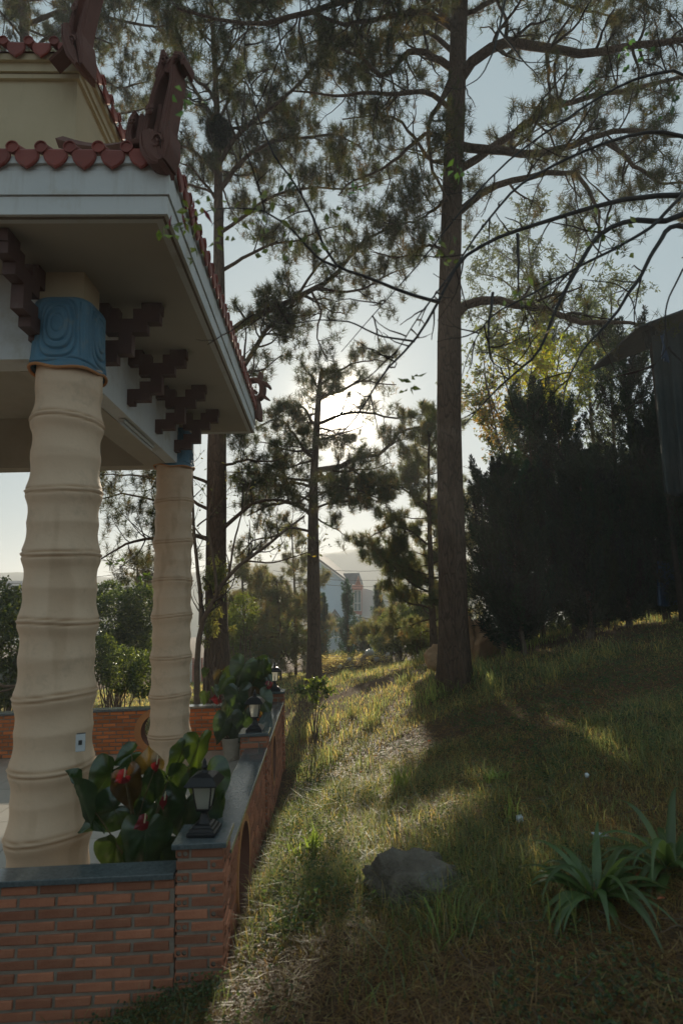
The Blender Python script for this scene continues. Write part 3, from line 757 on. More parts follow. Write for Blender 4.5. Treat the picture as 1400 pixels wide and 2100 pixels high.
# tiles: heart-shaped drip tile and round end tile, with the roll running up the slope
def heart_mesh(w, h, th):
    pts = []
    half = [(0, -.50), (.10, -.43), (.22, -.34), (.34, -.22), (.44, -.06), (.49, .10), (.50, .26), (.50, .40), (.46, .50)]
    pts = [(x*w, 0, z*h) for x, z in half]+[(-x*w, 0, z*h) for x, z in reversed(half[1:])]
    inner = [(x*.86, -.006, z*.84) for x, _, z in pts]
    n = len(pts); V = pts+inner+[(x, th, z) for x, _, z in pts]
    F4 = [(i, (i+1) % n, n+(i+1) % n, n+i) for i in range(n)]+[(2*n+i, 2*n+(i+1) % n, (i+1) % n, i) for i in range(n)]
    return mesh_np('drip_tile', V, [np.array(F4), np.array([list(range(n, 2*n))])], M['red_tile'])
def round_mesh(r, L, slope):
    seg = 18; th = np.arange(seg)*2*math.pi/seg
    prof = [(r*.80, -.004), (r*.84, -.012), (r, -.012), (r, .01)]
    V = [(rr*math.cos(a), y, rr*math.sin(a)) for rr, y in prof for a in th]
    V += [(r*.92*math.cos(a), L, r*.92*math.sin(a)+L*slope) for a in th]
    F = [(k*seg+i, k*seg+(i+1) % seg, (k+1)*seg+(i+1) % seg, (k+1)*seg+i) for k in range(4) for i in range(seg)]
    me = mesh_np('end_tile', V, [np.array(F), np.array([list(range(seg))])], M['red_tile'], smooth=False); return me
hm = heart_mesh(.150, .135, .012); rm = round_mesh(.040, .16, .5)
hm_s = heart_mesh(.150, .135, .012); rm2 = round_mesh(.040, .30, .3)
def tile_row(par, a, b, z, side, pitch, zr=.078, short=False, start=0.0):
    """a->b along the eave; side 'f' front (faces -Y) or 'r' right (faces +X)"""
    a = np.array(a, float); b = np.array(b, float); L = np.linalg.norm(b-a); d = (b-a)/L; n = int(L/pitch)
    p0 = np.array(pav.matrix_basis.translation)
    for i in range(n+1):
        p = b-d*(start+pitch*i) if side == 'f' else a+d*(start+pitch*i)
        if side == 'f' and p[0] < a[0] or side == 'r' and p[1] > b[1]: break
        rot = (0, 0, 0) if side == 'f' else (0, 0, math.pi/2)
        w = random.uniform(-.004, .004)
        link('drip_tile', hm, par, np.array([p[0], p[1], z+w])-p0, (random.uniform(-.04, .04), random.uniform(-.03, .03), rot[2]))
        q = p-d*pitch/2 if side == 'f' else p+d*pitch/2
        link('end_tile', rm2 if short else rm, par, np.array([q[0], q[1], z+zr])-p0, (0, 0, rot[2]))
tl = bpy.data.objects.new('roof_edge', None); COL.objects.link(tl); tl.parent = pav; tl.location = (0, 0, 0)
tile_row(tl, (-3.6, Y0-.045, 0), (X1+.0, Y0-.045, 0), ZT+.012, 'f', .176, start=.155)
tile_row(tl, (X1+.045, Y0-.02, 0), (X1+.045, Y1+.0, 0), ZT+.012, 'r', .176, start=.19)
# white mortar scallops under round tiles
MB().box(X0, X1+.012, Y0-.030, Y0+.05, ZT-.005, ZT+.042).build('tile_bed', M['plaster_white'], pav)
MB().box(X1-.05, X1+.030, Y0+.052, Y1, ZT-.005, ZT+.042).build('tile_bed', M['plaster_white'], pav)

# stepped brackets
BRK = [(0, .066, 0, .036), (0, .21, .036, .148), (.115, .32, .110, .222), (.217, .323, .11, .300), (.106, .44, .288, .405), (.106, .215, .31, .495), (.328, .54, .375, .49), (0, .135, .394, .54), (.394, .553, .455, .54)]
def bracket_mesh(th=.085):
    # union outline built on a grid so that no faces overlap
    xs = sorted({round(v, 3) for b in BRK for v in b[:2]}); zs = sorted({round(v, 3) for b in BRK for v in b[2:]})
    occ = np.zeros((len(xs)-1, len(zs)-1), bool)
    for a, b, c, d in BRK:
        for i in range(len(xs)-1):
            for j in range(len(zs)-1):
                if xs[i] >= a-1e-6 and xs[i+1] <= b+1e-6 and zs[j] >= c-1e-6 and zs[j+1] <= d+1e-6: occ[i, j] = True
    V, F = [], []
    def q(p): b0 = len(V); V.extend(p); F.append((b0, b0+1, b0+2, b0+3))
    for i in range(len(xs)-1):
        for j in range(len(zs)-1):
            if not occ[i, j]: continue
            x0, x1, z0, z1 = xs[i], xs[i+1], zs[j], zs[j+1]
            q([(x0, 0, z0), (x1, 0, z0), (x1, 0, z1), (x0, 0, z1)]); q([(x1, th, z0), (x0, th, z0), (x0, th, z1), (x1, th, z1)])
            if i == 0 or not occ[i-1, j]: q([(x0, th, z0), (x0, 0, z0), (x0, 0, z1), (x0, th, z1)])
            if i == len(xs)-2 or not occ[i+1, j]: q([(x1, 0, z0), (x1, th, z0), (x1, th, z1), (x1, 0, z1)])
            if j == 0 or not occ[i, j-1]: q([(x0, th, z0), (x1, th, z0), (x1, 0, z0), (x0, 0, z0)])
            if j == len(zs)-2 or not occ[i, j+1]: q([(x0, 0, z1), (x1, 0, z1), (x1, th, z1), (x0, th, z1)])
    me = mesh_np('bracket', V, np.array(F), M['bracket']); return me
bm_ = bracket_mesh()
P0 = np.array(pav.matrix_basis.translation)
for y in (4.50, 5.40, 6.35, 7.20):
    link('bracket', bm_, pav, np.array([-1.784, y, SOF-.545])-P0)
for x in (-2.03, -2.95, -3.9):
    link('bracket', bm_, pav, np.array([x, 4.079, SOF-.545])-P0, (0, 0, -math.pi/2))
link('bracket', bm_, pav, np.array([-1.62, 4.30, SOF-.545])-P0, (0, 0, math.radians(180)), None) if False else None

# fluorescent tube fixture under the flange
fa, fb = atZ(249, 860, BZ0-.012), atZ(311, 915, BZ0-.012)
dd = norm((fb-fa)); sd = np.array([-dd[1], dd[0], 0])
fx = MB().obox((fa+fb)/2+np.array([0, 0, -.012]), dd*np.linalg.norm(fb-fa)/2, sd*.028, np.array([0, 0, .017])).build('tube_light_housing', M['steel'], pav)
MB().tube([fa+np.array([0, 0, -.04]), fb+np.array([0, 0, -.04])], [.013, .013], 10).build('tube', M['outlet'], fx)

# upper tier
UX, UY, UZ0, UZ1 = -1.93, 4.40, ZT+.60, 4.36
MB().box(X0, UX, UY, 7.35, UZ0, UZ1).build('upper_wall', M['plaster_ochre'], pav)
mitre_band('upper_moulding', UZ1-.012, UZ1+.028, .028, M['plaster_ochre'], x1=UX, y0=UY, y1=7.35, th=.10)
mitre_band('fascia_line', UZ1+.029, UZ1+.037, .018, M['line_paint'], x1=UX, y0=UY, y1=7.35, th=.10)
mitre_band('upper_fascia', UZ1+.038, UZ1+.115, .045, M['plaster_ochre'], x1=UX, y0=UY, y1=7.35, th=.14)
mitre_band('upper_fascia', UZ1+.116, UZ1+.175, .075, M['plaster_ochre'], x1=UX, y0=UY, y1=7.35, th=.17)
tu = bpy.data.objects.new('upper_roof_edge', None); COL.objects.link(tu); tu.parent = pav
tile_row(tu, (-3.9, UY-.11, 0), (UX+.07, UY-.11, 0), UZ1+.175, 'f', .205, start=.12)
tile_row(tu, (UX+.115, UY+.05, 0), (UX+.115, 7.35, 0), UZ1+.175, 'r', .205, start=.1)
V = [(X0, UY-.09, UZ1+.176), (UX+.09, UY-.09, UZ1+.176), (UX+.09, 7.44, UZ1+.176), (X0, 7.44, UZ1+.176), (X0, 5.85, UZ1+1.25), (-3.3, 5.85, UZ1+1.25)]
mesh_obj('upper_roof', V, [np.array([(0, 1, 5, 4), (3, 4, 5, 2)]), np.array([(1, 2, 5)])], M['red_tile'], pav)

# hips (ridge rolls) and corner ornaments
def ribbon(mb, P, w, h):
    P = np.asarray(P, float)
    for i in range(len(P)-1): mb.obox((P[i]+P[i+1])/2, (P[i+1]-P[i])/2*1.02, norm(np.cross(P[i+1]-P[i], (0, 0, 1)))*w/2, np.array([0, 0, h/2]))
hipm = MB(); Pc = np.array([X1-.02, Y0+.04, ZT+.17]); Pe = atY(125, 291, 4.15)
pts = [Pc+(Pe-Pc)*u+np.array([0, 0, .10*(1-u)**2-.12*math.sin(math.pi*u)*.6]) for u in np.linspace(0, 1, 9)]
V, F = tube_np(np.array(pts)[None], np.full((1, 9), .035), 4)
hipm.tube(pts, [.046]*9, 4)
hipm.build('hip_ridge', M['ornament'], pav, smooth=False)
MB().tube([(X1-.02, Y1-.04, ZT+.17), (-1.93, 7.4, ZT+.70)], [.05, .05], 8).build('hip_ridge', M['ornament'], pav)
MB().tube([(UX+.06, UY-.06, UZ1+.24), (-3.3, 5.85, UZ1+1.3)], [.05, .05], 8).build('hip_ridge', M['ornament'], pav)
# pale ochre mortar pad beside ornament
MB().box(X1-.22, X1-.08, Y0-.01, Y0+.18, ZT+.03, ZT+.19).build('mortar_pad', M['plaster_ochre'], pav)

def prism_uv(mb, pts, O, U_, Vv, d):
    """polygon (u,v) in plane O+uU+vV, thickness vector d centred"""
    P = [np.array(O)+u*np.array(U_)+v*np.array(Vv)-np.array(d)/2 for u, v in pts]
    mb.prism(P, d)
def ornament(name, S, dirx, parent=pav):
    """carved corner finial: S scale, sits at point O, leaning outward along unit vector dirx"""
    pass
def band_shape(path, wid):
    """outline polygon around a path of (u,v) with half widths"""
    P = np.array(path, float); T = norm(np.gradient(P, axis=0)); Nn = np.stack([-T[:, 1], T[:, 0]], 1); w = np.array(wid)[:, None]
    return P+Nn*w, P-Nn*w
def band(mb, path, wid, O, U_, Vv, th, K=None):
    if K is None: K = len(path)*4
    P = np.array(path, float); t = np.linspace(0, len(P)-1, K)
    Pi = np.stack([np.interp(t, np.arange(len(P)), P[:, i]) for i in (0, 1)], 1); w = np.interp(t, np.arange(len(P)), wid)
    ker = np.ones(3)/3
    Pp = np.pad(Pi, ((1, 1), (0, 0)), mode='reflect', reflect_type='odd'); Pi = np.stack([np.convolve(Pp[:, i], ker, 'valid') for i in (0, 1)], 1)
    A, B = band_shape(Pi, w); O = np.array(O); U_ = np.array(U_); Vv = np.array(Vv); n = norm(np.cross(U_, Vv))*th/2
    tp = lambda Q, s: O+Q[:, :1]*U_+Q[:, 1:]*Vv+n*s
    C = Pi
    V = np.stack([tp(A, -1), tp(C, -1.25), tp(B, -1), tp(B, 1), tp(C, 1.25), tp(A, 1)], 1).reshape(-1, 3)
    F = [(i*6+j, i*6+(j+1) % 6, (i+1)*6+(j+1) % 6, (i+1)*6+j) for i in range(K-1) for j in range(6)]
    mb.add(V, F); mb.s6 = True
    e = [list(range(0, 6))[::-1], [(K-1)*6+j for j in range(6)]]
    b0 = mb.n-len(V); mb.f.setdefault(6, []).append(np.array(e)+b0)
def carve(mb, O, U_, Vv, R, n, th, r=.006):
    """raised concentric spiral line"""
    t = np.linspace(0, n*2*math.pi, int(n*22)); rr = R*(1-.8*t/t[-1])
    nn = norm(np.cross(U_, Vv))*th
    P = [np.array(O)+a*np.cos(x)*np.array(U_)+a*np.sin(x)*np.array(Vv)*1.5+nn for a, x in zip(rr, t)]
    mb.tube(P, [r]*len(P), 5, False)
def corner_ornament(base_px, Yb, px_path, wid_px, holes, extra, Yd=0.0, big=1.0, out=np.array([.5, -.866, 0])):
    pass
# front right corner: main dragon-like finial, plane faces the corner diagonal
def img_plane(x, y, Yr): return atY(x, y, Yr)
OY = Y0-.06
Uv = np.array([1.0, -.55, 0]); Uv = Uv/np.linalg.norm(Uv); Zv = np.array([0, 0, 1.0])
def px2uv(pts, O, Yr):
    o2 = []
    for x, y in pts:
        p = atY(x, y, Yr)-O; o2.append((p[0], p[2]))
    return o2
def finial(name, O, Yr, scale, parts_, th, carv, mat=M['ornament']):
    o_first = None
    mb = MB()
    for path, wid, thk in parts_:
        pts = px2uv(path, O, Yr); band(mb, pts, [w*.74*Yr/FPX for w in wid], O, np.array([1, -.28, 0]), Zv, th*thk)
        Pp = np.array([O+u*np.array([1, -.28, 0])+v*Zv for u, v in pts]); Pp = resample(Pp, 14)
        tn = norm(np.gradient(Pp, axis=0)); sdv = np.cross(tn, norm(np.array([-.28, -1, 0])))
        ww = np.interp(np.linspace(0, 1, 14), np.linspace(0, 1, len(wid)), wid)[:, None]*.80*Yr/FPX
        for sgn in (-.62, .62): mb.tube(Pp+sdv*ww*sgn+norm(np.array([-.28, -1, 0]))*th*thk*.56, [.0065]*14, 5, False)
    for (x, y, R, n) in carv:
        c = atY(x, y, Yr); c = O+(c-O)[0]*np.array([1, -.28, 0])+(c-O)[2]*Zv
        carve(mb, c, np.array([.96, -.27, 0]), Zv, R*Yr/FPX, n, (th*.92), .0085)
        mbx = None
    ob = mb.build(name, mat, pav)
    return ob
O1 = atY(330, 325, 3.36)
f1 = finial('corner_finial', O1, 3.36, 1, [
    ([(312, 285), (318, 315), (330, 340), (343, 352)], [22, 30, 26, 8], 1.6),             # scooped foot
    ([(352, 285), (353, 318), (348, 346)], [14, 14, 6], 1.4),
    ([(272, 300), (268, 272), (276, 240), (285, 232)], [6, 10, 12, 6], 1.0),               # small left curl
    ([(290, 292), (295, 262), (298, 240)], [10, 9, 5], 1.0),
    ([(270, 292), (300, 296), (325, 292)], [9, 8, 8], 1.1),
    ([(304, 290), (309, 262), (318, 232), (326, 205), (335, 182), (345, 165)], [10, 10, 9, 8, 8, 14], 1.2),   # left upright
    ([(345, 290), (350, 262), (356, 235), (362, 208), (368, 182), (366, 160)], [14, 13, 12, 11, 10, 12], 1.2),  # right upright
    ([(322, 290), (330, 262), (334, 240), (336, 225)], [9, 8, 7, 4], .7),                  # inner carved core
    ([(335, 172), (344, 150), (346, 124)], [12, 14, 5], 1.2),                              # crest
    ([(352, 170), (366, 150), (380, 140), (388, 150), (388, 164)], [12, 14, 13, 10, 4], 1.2),   # curled lip
    ], .095, [(322, 245, 9, 2.2), (336, 312, 14, 1.2), (282, 258, 6, 1.6), (352, 150, 8, 1.5), (378, 150, 6, 1.4)])
O2 = atY(165, 150, 4.22)
f2 = finial('corner_finial', O2, 4.22, 1, [
    ([(150, 70), (152, 100), (162, 130), (178, 158)], [13, 16, 16, 5], 1.8),
    ([(176, 92), (182, 125), (184, 155)], [12, 9, 4], 1.5),
    ([(150, 80), (160, 50), (168, 20), (176, -20)], [9, 9, 8, 9], 1.1),
    ([(176, 92), (184, 55), (194, 20), (206, -20)], [10, 9, 9, 10], 1.1),
    ([(166, 85), (172, 60), (176, 40)], [7, 6, 3], .7),
    ([(176, -15), (185, -50), (200, -70)], [16, 15, 8], 1.1),
    ([(105, 122), (130, 108), (146, 96)], [4, 5, 6], 1.0)], .11, [(163, 108, 12, 1.5), (170, 40, 7, 2)])
O3 = atY(530, 840, 8.28)
f3 = finial('corner_finial', O3, 8.28, 1, [
    ([(531, 862), (530, 842), (524, 815)], [5, 7, 7], 1.6),
    ([(510, 780), (524, 779), (535, 784), (540, 797), (538, 812), (530, 818)], [5, 4.5, 6, 6.5, 6, 6], 1.2),
    ([(532, 780), (537, 766)], [5, 2], 1.0), ([(540, 788), (550, 792), (554, 799)], [6, 5, 3], 1.0),
    ([(538, 812), (547, 818), (552, 822)], [5, 4, 1.5], 1.0), ([(521, 806), (526, 801)], [4, 2.5], 1.0)], .10, [])
# junction box on near column
ob = MB(); oc = atY(168, 1521, 3.985)
ob.obox(oc+np.array([0, -.012, 0]), np.array([.024, .010, 0]), np.array([-.004, .010, 0]), np.array([0, 0, .055])); bx = ob.build('outlet_box', M['dark_plastic'], pav)
MB().obox(oc+np.array([.003, -.027, 0]), np.array([.026, .010, 0]), np.array([-.0015, .004, 0]), np.array([0, 0, .052])).build('outlet_plate', M['outlet'], bx)
MB().obox(oc+np.array([.004, -.033, .002]), np.array([.010, .004, 0]), np.array([-.001, .003, 0]), np.array([0, 0, .014])).build('socket', M['dark_plastic'], bx)

# ------------------------------------------------------------------ vegetation generators
def spawn(par, r0, count, Lr, spread, up, K, wig, tmin=.12, tmax=1.0, r_ratio=.45, rmin=.002, g=None, flat=0.0):
    """par (N,K0,3), r0 (N,) base radius -> children (count,K,3), radii(count,)"""
    g = g or rng
    par = np.asarray(par); Nn, K0, _ = par.shape
    seg = np.linalg.norm(par[:, -1]-par[:, 0], axis=1); pr = seg/seg.sum()
    idx = g.choice(Nn, count, p=pr); t = tmin+(tmax-tmin)*g.random(count)**.8
    f = t*(K0-1); i0 = np.minimum(f.astype(int), K0-2); fr = (f-i0)[:, None]
    A = par[idx, i0]; B = par[idx, i0+1]; pos = A*(1-fr)+B*fr; tan = norm(B-A)
    rnd = g.normal(size=(count, 3)); rnd -= (rnd*tan).sum(1, keepdims=True)*tan
    rnd[:, 2] *= (1-flat); rnd = norm(rnd)
    d = norm(tan*(1-spread)+rnd*spread+np.array([0, 0, up]))
    L = g.uniform(Lr[0], Lr[1], count)*(1-.45*t)
    step = (L/(K-1))[:, None]; P = np.zeros((count, K, 3)); P[:, 0] = pos
    for k in range(1, K):
        P[:, k] = P[:, k-1]+d*step
        d = norm(d+g.normal(size=(count, 3))*wig+np.array([0, 0, up*.35]))
    r = np.maximum(np.asarray(r0)[idx]*(1-.75*t)*r_ratio, rmin)
    return P, r
def needle_tufts(pos, dirs, n, length, width, back=.55, g=None):
    g = g or rng
    N0 = len(pos)
    d = norm(dirs[:, None, :]*back+norm(g.normal(size=(N0, n, 3)))*.85)
    L = length*g.uniform(.7, 1.1, (N0, n, 1))
    start = pos[:, None, :]-dirs[:, None, :]*(g.random((N0, n, 1))*length*.75)
    tip = start+d*L; tip[..., 2] -= (L[..., 0]*.08)
    side = norm(np.cross(d, g.normal(size=(N0, n, 3))))*width/2
    V = np.stack([start-side, start+side, tip], 2).reshape(-1, 3)
    return V, np.arange(len(V)).reshape(-1, 3)
def leaves_np(pos, d, length, width, g=None, fold=.25):
    """diamond leaf of 2 tris folded on the midrib (4 verts) ; returns V,F"""
    g = g or rng; n = len(pos)
    length = np.broadcast_to(np.asarray(length, float), (n,))[:, None]; width = np.broadcast_to(np.asarray(width, float), (n,))[:, None]
    d = norm(d); s = norm(np.cross(d, g.normal(size=(n, 3)))); u = np.cross(s, d)
    mid = pos+d*length*.45
    V = np.stack([pos, mid+s*width/2+u*width*fold, pos+d*length, mid-s*width/2+u*width*fold], 1).reshape(-1, 3)
    b = np.arange(n)[:, None]*4
    F = np.concatenate([b+np.array([[0, 1, 2]]), b+np.array([[0, 2, 3]])])
    return V, F
def tints(n, per, base, var, g=None):
    g = g or rng
    base = np.asarray(base, float)
    t = base*(1+g.normal(size=(n, 1))*var)+g.normal(size=(n, 3))*var*.25
    return np.repeat(np.clip(t, .05, 3), per, axis=0)
def stuff_mesh(name, V, F, mat, parent, tint=None, smooth=False):
    o = mesh_obj(name, V, F, mat, parent, smooth, tint); o['kind'] = 'stuff'; return o
def trunk_mesh(P, R, sides, seed=0, flare=.25, rough=.06):
    P = resample(P, 46); K = len(P); t = np.linspace(0, 1, K)
    Rr = np.interp(t, np.linspace(0, 1, len(R)), R)
    Rr = Rr*(1+flare*np.exp(-t*22))
    V, F = tube_np(P[None], Rr[None], sides)
    V = V.reshape(K, sides, 3); c = P[:, None, :]; a = np.arange(sides)/sides*2*np.pi
    Tn, Zn = np.meshgrid(a, np.linspace(0, np.linalg.norm(P[-1]-P[0]), K))
    k = 1+(fbm(np.cos(Tn)*2.0+5, np.sin(Tn)*2.0+Zn*1.2, seed, 1.6, 3)-.5)*rough*2.5+flare*.6*np.exp(-t*25)[:, None]*np.cos(Tn*5+seed)*.5
    V = c+(V-c)*k[..., None]
    return V.reshape(-1, 3), F
def R_at(px_w, Y): return px_w*Y/FPX/2

def pine(label, trunk_pts, trunk_r, limbs, auto, tuft, group=None, seed=1, bark='bark_pine', needle='needle', sides=28, twig_sides=3, sec_per_m=2.4, ter_per=5, sec_len=(.6, 1.5), ter_len=(.22, .5), tint0=(1, 1, 1), name='pine_tree', cat='pine tree'):
    """limbs: list of (points(K,3), r0). auto: dict(n, t0, t1, len, up, az0, az1). tuft: dict(n,len,w,per)"""
    g = np.random.default_rng(seed)
    base = np.array(trunk_pts[0], float); base[2] = gz(base[0], base[1])-.05
    root = thing(name, base, label, cat, group)
    tp = [np.array(p, float) for p in trunk_pts]; tp[0] = base
    V, F = trunk_mesh(tp, trunk_r, sides, seed); mesh_obj('trunk', V, F, M[bark], root, smooth=True)
    L = []; Lr = []
    TP = resample(tp, 60)
    for pts, r0 in limbs:
        P = resample(pts, 14, r0*.45+.012, seed+len(L)); L.append(P); Lr.append(r0)
        V, F = tube_np(P[None], (r0*(1-.72*np.linspace(0, 1, 14)**1.1))[None], 9); mesh_obj('branch', V, F, M[bark], root, smooth=True)
    if auto:
        n = auto['n']; am = []
        for i in range(n):
            t = auto['t0']+(auto['t1']-auto['t0'])*((i+g.random()*.8)/n); k = int(t*59); p = TP[k]
            az = g.uniform(*auto.get('az', (0, 2*np.pi))); u = auto['up']+g.normal()*.15
            ln = auto['len']*(1-.55*(t-auto['t0'])/(1.0001-auto['t0']))*g.uniform(.6, 1.15)
            d = norm(np.array([math.cos(az), math.sin(az), u])); P = [p]; K = 8
            for k in range(1, K):
                P.append(P[-1]+d*ln/(K-1)); d = norm(d+g.normal(size=3)*.16+np.array([0, 0, .10 if k > 3 else -.03]))
            P = resample(P, 14, .012, i); r0 = max(.010, auto.get('r', .035)*(ln/auto['len'])**.8)
            am.append((P, r0)); L.append(P); Lr.append(r0)
        for P, r0 in am:
            V, F = tube_np(P[None], (r0*(1-.75*np.linspace(0, 1, 14)))[None], 6); mesh_obj('branch', V, F, M[bark], root, smooth=True)
    L = np.array(L); Lr = np.array(Lr)
    tot = np.linalg.norm(L[:, -1]-L[:, 0], axis=1).sum()
    S, Sr = spawn(L, Lr, int(tot*sec_per_m), sec_len, .68, .10, 8, .20, .15, 1.0, .5, .006, g, .45)
    # leaders at limb ends continue as secondaries
    T, Tr = spawn(S, Sr, int(len(S)*ter_per), ter_len, .6, .14, 6, .26, .1, 1.0, .5, .0028, g, .3)
    T2, Tr2 = spawn(T, Tr, int(len(T)*1.1), (ter_len[0]*.55, ter_len[1]*.6), .6, .12, 5, .25, .2, 1.0, .6, .0022, g)
    Va, Fa = tube_np(S, Sr[:, None]*(1-.6*np.linspace(0, 1, 8)[None]), max(4, twig_sides+1))
    Vb, Fb = tube_np(T, Tr[:, None]*(1-.4*np.linspace(0, 1, 6)[None]), twig_sides)
    Vc, Fc = tube_np(T2, Tr2[:, None]*(1-.4*np.linspace(0, 1, 5)[None]), twig_sides)
    stuff_mesh('twigs', np.concatenate([Va, Vb, Vc]), [np.concatenate([Fa, Fb+len(Va), Fc+len(Va)+len(Vb)])], M['bark_twig'], root)
    ends = np.concatenate([T[:, -1], T2[:, -1], S[:, -1], T2[:, -2]]); dirs = norm(np.concatenate([T[:, -1]-T[:, -2], T2[:, -1]-T2[:, -2], S[:, -1]-S[:, -2], T2[:, -1]-T2[:, -2]])+np.array([0, 0, .25]))
    keep = g.random(len(ends)) < tuft.get('keep', 1.0)
    if 'bare' in tuft: keep &= ~tuft['bare'](ends)   # natural gap in the crown that lets the sun through
    ends, dirs = ends[keep], dirs[keep]
    V, F = needle_tufts(ends, dirs, tuft['n'], tuft['len'], tuft['w'], .6, g)
    cl = fbm(ends[:, 0]*1.2, ends[:, 2]*1.2+ends[:, 1], seed, 1.0)[:, None]
    tn = np.asarray(tint0)*(0.7+.6*cl)*(1+g.normal(size=(len(ends), 3))*.10)
    dead = g.random(len(ends)) < .07; tn[dead] = (1.9, 1.15, .75)
    stuff_mesh('needles', V, F, M[needle], root, np.repeat(np.clip(tn, .1, 3), tuft['n']*3, axis=0))
    return root

def px(points, Y, Y2=None):
    """image polyline at real depth Y (optionally changing to Y2 along it)"""
    n = len(points); Y2 = Y if Y2 is None else Y2
    return [atY(x, y, Y+(Y2-Y)*i/max(1, n-1)) for i, (x, y) in enumerate(points)]

# natural gap in the crowns through which the sun shines
def sungap(P):
    x, y = project(P); return np.hypot((x-697)/1.15, y-849) < 40+34*fbm(x, y, 3, .05, 3)*lattice_noise(x, y, 8, .12)
# main pine beside the lawn
T = 9.6
tr = px([(931, 1405), (928, 1200), (923, 1000), (920, 800), (922, 600), (926, 400), (935, 200), (942, 0), (950, -200), (952, -420), (960, -650)], T)
main_limbs = [
 (px([(938, 170), (965, 120), (1000, 95), (1100, 100), (1200, 110), (1300, 95), (1420, 78), (1560, 60)], T, T-1.2), .10),
 (px([(945, 345), (1000, 300), (1060, 268), (1120, 225), (1180, 205), (1300, 188), (1420, 160), (1520, 150)], T, T+.6), .075),
 (px([(935, 298), (1010, 300), (1080, 312), (1160, 305), (1240, 290), (1320, 262), (1420, 270)], T, T-.9), .085),
 (px([(935, 440), (980, 405), (1050, 378), (1120, 355), (1180, 352), (1205, 385), (1225, 440), (1215, 500)], T, T-.4), .07),
 (px([(932, 648), (975, 625), (1040, 622), (1110, 632), (1180, 655), (1250, 665), (1330, 668)], T, T-.6), .085),
 (px([(1240, 290), (1290, 330), (1350, 370), (1420, 385)], T-.6, T-.9), .045),
 (px([(925, 160), (905, 215), (885, 255), (878, 300), (885, 345), (905, 395), (920, 440)], T, T-.3), .055),
 (px([(925, 140), (880, 115), (840, 108), (800, 142), (775, 150), (740, 118), (700, 90)], T, T-.5), .07),
 (px([(922, 290), (880, 270), (850, 300), (800, 330), (740, 360), (690, 400)], T, T+.6), .045),
 (px([(930, 60), (870, 20), (780, 40), (700, 55), (640, 20), (560, 60)], T, T-1.0), .06),
 (px([(940, -60), (850, -60), (760, -20), (660, 15), (560, 45), (470, 50), (380, 30)], T, T-1.8), .075),
 (px([(945, 30), (1000, 0), (1080, -30), (1180, 20), (1280, 40)], T, T+.5), .05),
 (px([(930, 230), (870, 190), (800, 200), (730, 180), (660, 200), (600, 190)], T, T-.9), .05), (px([(932, 110), (880, 60), (820, 80), (740, 100), (660, 80), (590, 110)], T, T+1.0), .05), (px([(928, 330), (880, 330), (820, 250), (760, 240), (700, 250)], T, T+1.2), .04),
 (px([(946, -120), (1020, -160), (1120, -120), (1240, -40), (1360, 20)], T, T-1.0), .06),
 (px([(925, 400), (890, 430), (850, 460), (800, 455)], T, T-.4), .03),
 (px([(922, 520), (880, 500), (820, 530), (760, 520)], T, T+.5), .03),
]
pine('tall thick pine with flaking bark standing alone right of the lawn centre', tr, [R_at(60, T), R_at(54, T), R_at(52, T), R_at(50, T), R_at(46, T), R_at(43, T), R_at(39, T), R_at(34, T), R_at(28, T), .09, .04],
     main_limbs, dict(n=22, t0=.60, t1=.95, len=3.2, up=.22, r=.05), dict(n=24, len=.17, w=.0080, keep=.88, bare=sungap), seed=21, sides=40, sec_per_m=5.2, ter_per=7.5)

# left pine with forked crown
L_ = 12.6
tr = px([(446, 1418), (443, 1250), (444, 1000), (446, 880), (449, 700), (449, 520), (448, 380), (446, 250), (440, 120), (432, -20), (428, -200)], L_)
left_limbs = [
 (px([(449, 338), (480, 290), (520, 248), (560, 222), (610, 165), (660, 110), (700, 60)], L_, L_-.6), .06),
 (px([(455, 385), (480, 345), (520, 310), (560, 292), (610, 288), (690, 275), (745, 302)], L_, L_+.3), .06),
 (px([(448, 250), (475, 185), (520, 155), (560, 140)], L_), .04),
 (px([(447, 215), (425, 180), (398, 160), (375, 110)], L_), .05),
 (px([(447, 250), (415, 215), (385, 160), (372, 80)], L_, L_-.3), .05),
 (px([(449, 365), (420, 330), (392, 305), (362, 300), (320, 260)], L_), .05),
 (px([(450, 420), (425, 380), (395, 345), (360, 330)], L_, L_-.5), .04),
 (px([(449, 700), (480, 668), (540, 640), (600, 618), (650, 590), (700, 545), (745, 500), (790, 470)], L_, L_-.8), .09),
 (px([(449, 900), (470, 800), (500, 740), (545, 672), (600, 620), (640, 560), (690, 520)], L_, L_-.5), .075),
 (px([(650, 590), (700, 600), (750, 590), (800, 560), (850, 545)], L_-.5, L_-.2), .035),
 (px([(640, 600), (660, 640), (650, 700), (668, 730)], L_-.5), .03),
 (px([(448, 560), (500, 530), (560, 500), (620, 490), (690, 460)], L_, L_+.5), .045),
 (px([(448, 480), (500, 440), (560, 400), (640, 380), (720, 390), (800, 370)], L_, L_+.6), .045),
 (px([(446, 1110), (400, 1095), (330, 1103), (265, 1112), (205, 1150)], L_, L_-.4), .055),
 (px([(446, 1050), (380, 1020), (320, 1030), (250, 1010), (195, 1030)], L_, L_+.4), .04),
 (px([(446, 1000), (390, 975), (330, 985), (270, 975), (205, 975)], L_, L_-.3), .04),
 (px([(448, 1110), (475, 1070), (510, 1035), (560, 1030), (610, 1035), (650, 1000)], L_, L_-.5), .05),
 (px([(446, 960), (500, 940), (550, 950), (590, 930)], L_, L_-.5), .035),
]
